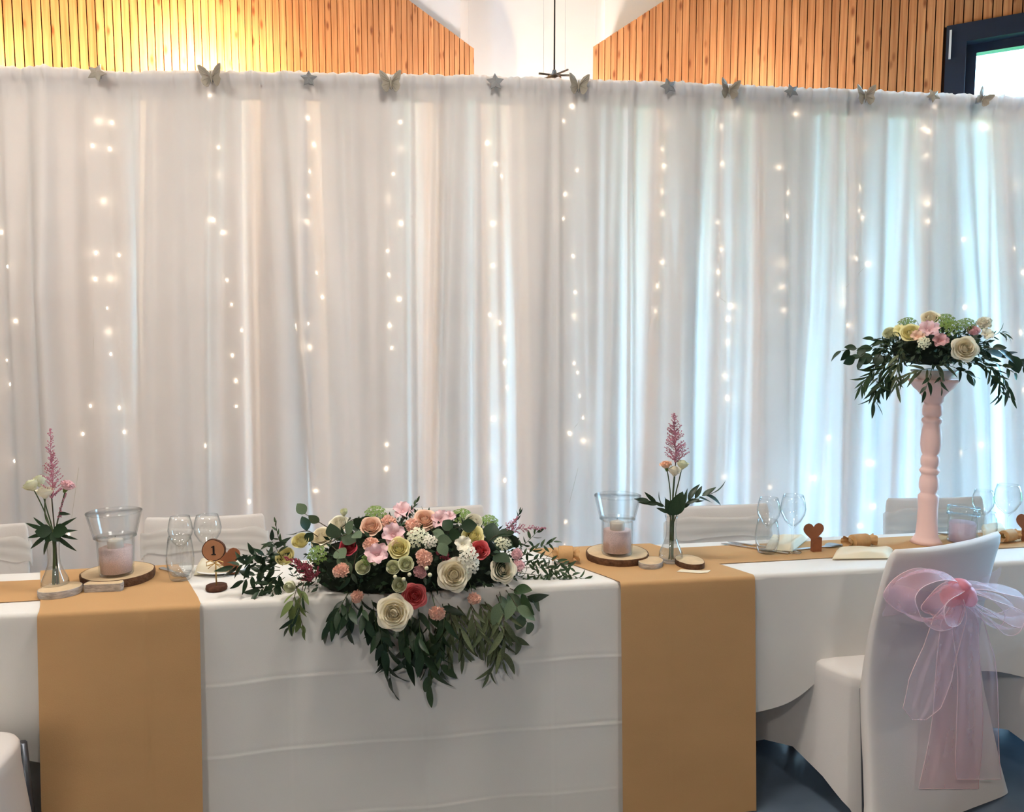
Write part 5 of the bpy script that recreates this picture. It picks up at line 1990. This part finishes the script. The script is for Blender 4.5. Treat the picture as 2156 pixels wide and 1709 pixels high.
sp([(845, 1100), (862, 1080), (876, 1058)], (0.12, 0.12, 0.12), 'lance', 8, 15, m_leafm, ang=0.5, sag=-0.2)
sp([(1060, 1120), (1085, 1098), (1094, 1078)], (0.08, 0.07, 0.07), 'lance', 7, 14, m_leafd, ang=0.4, sag=-0.2)
sp([(750, 1165), (745, 1190), (738, 1215)], (0.0, -0.03, -0.05), 'lance', 6, 34, m_leafd)
# right ferny greens reaching along the table
for pxs, n in (([(1090, 1175), (1130, 1155), (1165, 1140)], 12), ([(1095, 1185), (1150, 1175), (1200, 1195)], 16), ([(1095, 1195), (1160, 1198), (1236, 1222)], 20), ([(1090, 1205), (1140, 1212), (1190, 1220)], 14),
               ([(1095, 1190), (1140, 1188), (1180, 1205)], 14), ([(1080, 1165), (1105, 1145), (1130, 1120)], 10), ([(1085, 1210), (1120, 1222), (1165, 1226)], 10)):
    sp(pxs, (0.07, 0.06, 0.04), 'lance', n, 20, m_leafm, ang=0.9, sag=0.15, r=0.0012, mstem=m_stem)
# leaves hanging over the front of the cloth
HANG = [([(630, 1225), (618, 1262), (612, 1300)], 'lance', 8, 40, m_leafl), ([(640, 1225), (630, 1280), (640, 1325)], 'lance', 8, 36, m_leafl), ([(645, 1230), (625, 1290), (608, 1320)], 'narrow', 6, 40, m_leafd),
        ([(735, 1245), (715, 1280), (690, 1322)], 'lance', 9, 44, m_leafd), ([(745, 1248), (735, 1290), (735, 1330)], 'lance', 9, 46, m_leafd), ([(760, 1250), (765, 1290), (775, 1322)], 'lance', 8, 46, m_leafd),
        ([(800, 1255), (800, 1330), (812, 1390)], 'lance', 9, 58, m_leafd), ([(820, 1260), (815, 1340), (822, 1425)], 'lance', 8, 66, m_leafd), ([(850, 1260), (850, 1330), (855, 1392)], 'lance', 11, 56, m_leafd),
        ([(880, 1265), (885, 1340), (890, 1395)], 'lance', 11, 56, m_leafd), ([(900, 1265), (905, 1350), (906, 1440)], 'lance', 9, 66, m_leafm), ([(915, 1300), (920, 1360), (930, 1412)], 'lance', 8, 50, m_leafm),
        ([(940, 1255), (950, 1310), (945, 1385)], 'narrow', 16, 54, m_leafo), ([(960, 1255), (970, 1320), (975, 1375)], 'narrow', 16, 54, m_leafo), ([(985, 1250), (1000, 1310), (1010, 1360)], 'narrow', 14, 54, m_leafo),
        ([(1000, 1255), (1030, 1310), (1045, 1370)], 'narrow', 15, 60, m_leafo), ([(1010, 1250), (1050, 1310), (1085, 1345)], 'lance', 10, 52, m_leafo), ([(1020, 1290), (1050, 1350), (1030, 1420)], 'narrow', 14, 50, m_leafo),
        ([(1040, 1240), (1060, 1300), (1060, 1390)], 'narrow', 10, 60, m_leafo), ([(1060, 1235), (1085, 1270), (1110, 1310)], 'ovate', 5, 50, m_leafe), ([(1065, 1235), (1100, 1250), (1120, 1262)], 'ovate', 4, 60, m_leafm),
        ([(1050, 1238), (1055, 1265), (1050, 1285)], 'ovate', 3, 42, m_leafe), ([(780, 1250), (790, 1300), (790, 1350)], 'lance', 7, 44, m_leafd), ([(870, 1280), (865, 1330), (870, 1375)], 'lance', 7, 50, m_leafd),
        ([(930, 1260), (935, 1310), (925, 1370)], 'lance', 7, 48, m_leafd)]
for i, (pxs, kind, n, sz, m) in enumerate(HANG):
    e = R.uniform(0.0, 0.03)
    sp(pxs, (0.02, -0.055 - e, -0.05 - e), kind, n, sz, m, ang=0.55, sag=0.55, r=0.0014, mstem=m_stem if 'dark' in m.name else m_brownstem)

# ---------------------------------------------------------------- the tall arrangement
ta = thing('tall_flower_arrangement', 'trailing flower arrangement in a white bowl on the pink column', 'flower arrangement', PCT)
m_whitebowl = mat('white_plastic_bowl', (226, 222, 218), 0.45, 0.03, 10)
k = mpp(PCT)
MB().lathe([(0.0, 0.0), (30 * k, 0.0), (34 * k, 3 * k), (46 * k, 19 * k), (44 * k, 20 * k), (0.0, 16 * k)], 32).ob('bowl', m_whitebowl, ta, W[ta])
DT = PCT.y
EC2 = at(1962, 735, DT)
ER2 = V((112 * k, 85 * k, 50 * k))


def lump2(u, v):
    a, b = u * 2 * pi, (v - 0.5) * pi
    kk = 0.72 + 0.1 * noise.noise(V((cos(a) * 3, sin(a) * 3, b * 4 + 9)))
    q = V((ER2.x * cos(b) * cos(a) * kk, ER2.y * cos(b) * sin(a) * kk, ER2.z * sin(b) * kk * 0.9))
    q = EC2 + E1 * q.x + E2 * q.y + V((0, 0, q.z))
    q.z = max(q.z, ZCAP + 0.022)
    return q


MB().grid(lump2, 32, 16).ob('moss_core', m_moss, ta)
fb = MB()
for i in range(700):
    a = R.uniform(0, 2 * pi)
    b = math.asin(R.uniform(-0.6, 1.0))
    kk = R.uniform(0.78, 1.02)
    n0 = V((cos(b) * cos(a), cos(b) * sin(a), sin(b)))
    q = EC2 + E1 * (ER2.x * n0.x * kk) + E2 * (ER2.y * n0.y * kk) + V((0, 0, ER2.z * n0.z * kk))
    nw = (E1 * n0.x + E2 * n0.y + V((0, 0, n0.z)))
    d = (nw + V((R.gauss(0, 0.7), R.gauss(0, 0.7), R.gauss(0, 0.7) - 0.2))).normalized()
    fb.add([(0, 0, 0), (0.45, -0.2, 0.06), (1, 0, -0.05), (0.45, 0.2, 0.06)], [(0, 1, 2, 3)], aimx(q, d, nw + V((R.gauss(0, 0.4), R.gauss(0, 0.4), R.gauss(0, 0.4))), R.uniform(0.018, 0.032)))
o = fb.ob('filler_leaves', m_leafd, ta)
o['kind'] = 'stuff'
for px, py, dp, kd, m, pu, ly in ((1959, 668, 38, 'rose', m_cream, -0.01, 4), (1874, 702, 34, 'rose', m_lisi, 0.02, 3), (1918, 700, 44, 'rose', m_yellow, 0.03, 4), (1894, 698, 30, 'free', m_yellow, 0.02, 5),
                                  (1954, 697, 44, 'free', m_pink, 0.03, 5), (1978, 719, 36, 'free', m_dusty, 0.04, 5), (1932, 710, 30, 'free', m_peach, 0.03, 5), (2033, 733, 58, 'rose', m_cream, 0.04, 5),
                                  (2073, 678, 38, 'carn', m_ivory, 0.0, 5), (2049, 697, 30, 'rose', m_pink, 0.02, 3), (2077, 705, 28, 'free', m_ivory, 0.02, 5), (2000, 690, 40, 'clus', m_dill, 0.02, 5),
                                  (1910, 682, 36, 'clus', m_dill, 0.0, 5), (1990, 676, 40, 'clus', m_dill, 0.0, 5), (2035, 684, 36, 'clus', m_dill, 0.0, 5), (1945, 722, 26, 'clus', m_lisi, 0.04, 5)):
    bloom(px, py, dp, kd, m, pu, ly, parent=ta, E=EC2, RR=ER2)


def sq_(pxs, dd, kind, n, size, m, **kw):
    pts = [at(x, y, DT + e) for (x, y), e in zip(pxs, dd)]
    return sprig(ta, pts, kind, n, size * k, m, **kw)


for pxs, kd, n, sz, m, dd in [([(1880, 735), (1820, 732), (1772, 738)], 'ovate', 6, 30, m_leafd, (0, 0, 0)), ([(1870, 740), (1830, 750), (1800, 752)], 'round', 5, 32, m_leafd, (0, -0.03, -0.04)),
                              ([(1880, 750), (1850, 790), (1838, 845)], 'narrow', 16, 34, m_leafd, (0, -0.04, -0.05)), ([(1890, 750), (1840, 780), (1812, 812)], 'narrow', 16, 34, m_leafm, (0, -0.03, -0.03)),
                              ([(1885, 755), (1865, 790), (1850, 820)], 'narrow', 14, 34, m_leafd, (0, -0.05, -0.06)), ([(1900, 720), (1890, 760), (1888, 815)], 'narrow', 14, 36, m_leafo, (-0.05, -0.09, -0.09)),
                              ([(1905, 750), (1880, 785), (1872, 810)], 'lance', 10, 30, m_leafd, (0, -0.04, -0.05)), ([(1960, 775), (1935, 780), (1905, 792)], 'narrow', 9, 40, m_leafo, (-0.06, -0.09, -0.09)),
                              ([(1962, 770), (1985, 765), (2010, 750)], 'narrow', 9, 40, m_leafo, (-0.06, -0.09, -0.08)), ([(1962, 775), (1955, 800), (1948, 822)], 'lance', 5, 26, m_leafd, (-0.06, -0.1, -0.11)),
                              ([(1975, 775), (1980, 795), (1982, 815)], 'lance', 4, 22, m_leafd, (-0.06, -0.1, -0.11)), ([(2000, 770), (2030, 782), (2048, 795)], 'lance', 6, 28, m_leafd, (-0.05, -0.06, -0.05)),
                              ([(2040, 745), (2100, 735), (2160, 765)], 'ovate', 8, 40, m_leafd, (0, -0.02, -0.02)), ([(2060, 750), (2110, 770), (2135, 785)], 'ovate', 6, 26, m_leafm, (0, -0.03, -0.03)),
                              ([(2055, 755), (2095, 785), (2110, 830)], 'narrow', 14, 32, m_leafd, (0, -0.04, -0.05)), ([(2065, 755), (2110, 790), (2128, 828)], 'narrow', 12, 34, m_leafd, (0, -0.02, -0.03)),
                              ([(2040, 760), (2075, 775), (2092, 800)], 'lance', 9, 28, m_leafd, (0, -0.05, -0.05)), ([(2070, 720), (2105, 700), (2120, 705)], 'narrow', 9, 22, m_leafm, (0, 0, 0)),
                              ([(1900, 730), (1870, 720), (1840, 712)], 'lance', 8, 24, m_leafm, (0, 0, 0)), ([(1880, 745), (1850, 760), (1830, 790)], 'lance', 10, 28, m_leafd, (0.02, 0, 0))]:
    sq_(pxs, dd, kd, n, sz, m, ang=0.6, sag=0.4, r=0.0013, mstem=m_stem)

# ---------------------------------------------------------------- bud vases
def bud_vase(px, py, z, s, label):
    p = onz(px, py, z)
    k_ = mpp(p) * s
    t = thing('bud_vase', label, 'vase', p, 0, 'small bud vases')
    o_ = [(0.0, 0.0), (18, 0.0), (22, 3), (27, 14), (26, 24), (18, 42), (12.5, 58), (11, 76), (12, 96), (15, 108)]
    i_ = [(14.2, 108), (11.2, 96), (10.2, 76), (11.6, 58), (17, 42), (25, 24), (25.8, 15), (20, 6), (0.0, 5)]
    MB().lathe([(a * k_, b * k_) for a, b in o_ + i_], 32).ob('glass_body', m_glass, t, W[t])
    MB().lathe([(a * k_, b * k_) for a, b in [(0.0, 5.5), (20, 6.5), (25.4, 15), (24.6, 24), (16.6, 42), (14, 50), (0.0, 50)]], 28).ob('water', m_water, t, W[t])
    return t, p, k_


def stem_flower(pxs, D, base, kind, dia, m, label, group, tilt, layers=3, sepal=True):
    """one cut stem standing in a vase"""
    pts = [at(x, y, D + e) for x, y, e in pxs]
    pts[0] = V(base)
    k_ = mpp(base)
    nm = {'rose': 'lisianthus_stem', 'carn': 'carnation_stem', 'plume': 'astilbe_stem', 'spray': 'leaf_stem'}[kind]
    t = thing(nm, label, 'flower' if kind != 'spray' else 'leaf', pts[0], 0, group)
    c = spl(pts, 14)
    MB().tube(c, 1.5 * k_, 6, 0.8).ob('stem', m_stem, t)
    if kind == 'rose':
        d = (c[-1] - c[-2]).normalized() * 0.8 + V(tilt)
        rose(t, c[-1] + d.normalized() * dia * 0.25 * k_, d, dia * k_, m, layers, 'bloom')
        if sepal:
            o = MB().lathe([(0.0, -0.05), (0.5, 0.0), (0.62, 0.5), (0.5, 0.9)], 8).ob('calyx', m_sepal, t, aim(c[-1], d, s=dia * 0.32 * k_))
    elif kind == 'carn':
        d = (c[-1] - c[-2]).normalized() * 0.8 + V(tilt)
        carnation(t, c[-1] + d.normalized() * dia * 0.3 * k_, d, dia * k_, m)
    return t


def base_in(p, k_, dx, dy):
    return p + V((dx * k_, dy * k_, 7 * k_))


# left vase
vt, vp, vk = bud_vase(117, 1243, ZR, 1.0, 'clear pear shaped bud vase at the left with pink astilbe')
DV = vp.y
G = 'stems in the left vase'
stem_flower([(108, 1235, 0), (112, 1140, 0), (95, 1080, 0), (70, 1028, 0.0)], DV, base_in(vp, vk, -8, 3), 'rose', 36, m_lisi, 'greenish white bud at the far left of the left vase', G, (-0.3, 0, 0.2), 3)
stem_flower([(112, 1235, 0), (113, 1130, 0.01), (98, 1070, 0.01), (84, 1018, 0.02)], DV, base_in(vp, vk, -3, 6), 'rose', 30, m_lisi, 'half hidden green tipped bud behind the far left bloom of the left vase', G, (0, 0.2, 0.5), 2)
stem_flower([(116, 1235, 0), (114, 1130, -0.02), (96, 1090, -0.02), (95, 1044, -0.02)], DV, base_in(vp, vk, 0, -5), 'rose', 38, m_ivory, 'white bloom in the middle of the left vase, below the plume', G, (0, -0.1, 0.5), 3)
stem_flower([(124, 1235, 0), (117, 1130, 0), (128, 1070, 0), (139, 1028, 0)], DV, base_in(vp, vk, 8, 0), 'carn', 36, m_pink, 'pale pink bloom with green calyx at the right of the left vase', G, (0.5, 0, 0.6))
t = thing('astilbe_stem', 'pink feathery astilbe plume in the left vase', 'flower', base_in(vp, vk, 4, 4), 0, G)
c = [W[t].translation, at(115, 1120, DV), at(110, 1060, DV), at(108, 1030, DV)]
MB().tube(spl(c, 10), 1.4 * vk, 6, 0.8).ob('stem', m_brownstem, t)
plume(t, [at(110, 1050, DV), at(110, 1000, DV), at(107, 960, DV), at(106, 902, DV)], 0.045, m_astil, seed=11, dens=90)
t = thing('leaf_stem', 'small side shoot with tiny pink buds in the left vase', 'leaf', base_in(vp, vk, 6, -4), 0, G)
c = [W[t].translation, at(118, 1130, DV - 0.01), at(126, 1080, DV - 0.01), at(138, 1042, DV - 0.01)]
MB().tube(spl(c, 10), 1.0 * vk, 5, 0.6).ob('stem', m_brownstem, t)
plume(t, [at(124, 1090, DV - 0.01), at(130, 1065, DV - 0.01), at(139, 1038, DV - 0.01)], 0.007, m_astil, seed=12, dens=24)
ob('leaf', LF['lance'][0], m_leafd, t, aimx(at(123, 1080, DV - 0.012), V((1, 0, -0.1)), TOCAM, 22 * vk))
t = thing('leaf_stem', 'broad dark leaf with pointed leaflets at the neck of the left vase', 'leaf', base_in(vp, vk, -4, -4), 0, G)
c = [W[t].translation, at(114, 1180, DV - 0.014), at(110, 1130, DV - 0.016)]
MB().tube(spl(c, 10), 1.2 * vk, 5, 0.6).ob('stem', m_stem, t)
for dx, dz, sz, kd in ((-1, 0.05, 34, 'round'), (1, 0.1, 36, 'round'), (-0.3, -0.6, 26, 'round'), (0.4, -0.4, 28, 'round')):
    ob('leaf', LF[kd][0], m_leafd, t, aimx(at(110, 1118, DV - 0.02), V((dx, -0.2, dz)), TOCAM + V((0, 0, 0.2)), sz * vk))
for dx, dz, sz in ((-1, 0.35, 55), (-1, -0.2, 52), (-0.9, -0.6, 58), (-0.5, -1, 50), (0.9, 0.6, 50), (1, 0.1, 44), (1, -0.3, 46), (0.8, -0.7, 56), (-0.9, 0.7, 44)):
    ob('leaflet', LF['narrow'][0], m_leafd, t, aimx(at(110 + 8 * dx, 1120 - 8 * dz, DV - 0.016), V((dx, -0.1, dz)), TOCAM, sz * vk * 0.95))

# right vase
vt, vp, vk = bud_vase(1412, 1183, ZR, 0.93, 'clear pear shaped bud vase right of the middle candle glass')
DV = vp.y
G = 'stems in the right vase'
stem_flower([(1412, 1175, 0), (1412, 1060, 0), (1408, 1010, 0), (1403, 984, 0)], DV, base_in(vp, vk, -2, 3), 'carn', 30, m_peach, 'pale peach bloom at the left of the right vase', G, (-0.1, 0, 0.8))
stem_flower([(1414, 1175, 0), (1416, 1060, -0.01), (1418, 1020, -0.015), (1420, 998, -0.015)], DV, base_in(vp, vk, 1, -4), 'rose', 32, m_ivory, 'ivory bud in front, lowest bloom of the right vase', G, (0, 0, 1), 3)
stem_flower([(1416, 1175, 0), (1420, 1060, 0), (1430, 1010, 0), (1436, 984, 0)], DV, base_in(vp, vk, 5, 2), 'rose', 30, m_lisi, 'cream bud at the right of the right vase', G, (0.1, 0, 0.9), 3)
t = thing('astilbe_stem', 'pink feathery astilbe plume in the right vase', 'flower', base_in(vp, vk, 2, 6), 0, G)
c = [W[t].translation, at(1416, 1070, DV + 0.01), at(1421, 1000, DV + 0.01), at(1423, 960, DV + 0.01)]
MB().tube(spl(c, 10), 1.4 * vk, 6, 0.8).ob('stem', m_brownstem, t)
plume(t, [at(1422, 975, DV + 0.01), at(1422, 940, DV + 0.01), at(1421, 905, DV + 0.01), at(1419, 870, DV + 0.01)], 0.058, m_astil, seed=14, dens=100)
for lab, pts, n, sz in (('leaf stem with pointed leaflets reaching left from the right vase', [(1412, 1090), (1395, 1062), (1368, 1056)], 8, 34), ('leaf stem with pointed leaflets reaching right from the right vase', [(1424, 1085), (1450, 1055), (1492, 1040)], 11, 40)):
    t = thing('leaf_stem', lab, 'leaf', base_in(vp, vk, -5 if 'left' in lab[-30:] and n == 8 else 6, -2), 0, G)
    MB().tube(spl([W[t].translation, at(1414, 1120, DV)] + [at(x, y, DV - 0.01) for x, y in pts[:1]], 8), 1.1 * vk, 5).ob('stem', m_stem, t)
    sprig(t, [at(x, y, DV - 0.01) for x, y in pts], 'lance', n, sz * vk, m_leafd, ang=0.45, sag=0.05, r=0.0012, mstem=m_stem, jit=0.1)
t = thing('leaf_stem', 'broad dark leaf standing at the neck of the right vase', 'leaf', base_in(vp, vk, 0, -6), 0, G)
MB().tube(spl([W[t].translation, at(1416, 1120, DV - 0.012), at(1416, 1085, DV - 0.018)], 8), 1.1 * vk, 5).ob('stem', m_stem, t)
for dx, dz, sz in ((0.4, 1, 58), (-0.3, 0.8, 40), (0.1, 0.5, 44)):
    ob('leaf', LF['ovate'][0], m_leafd, t, aimx(at(1416, 1085, DV - 0.02), V((dx, -0.1, dz)), TOCAM, sz * vk))
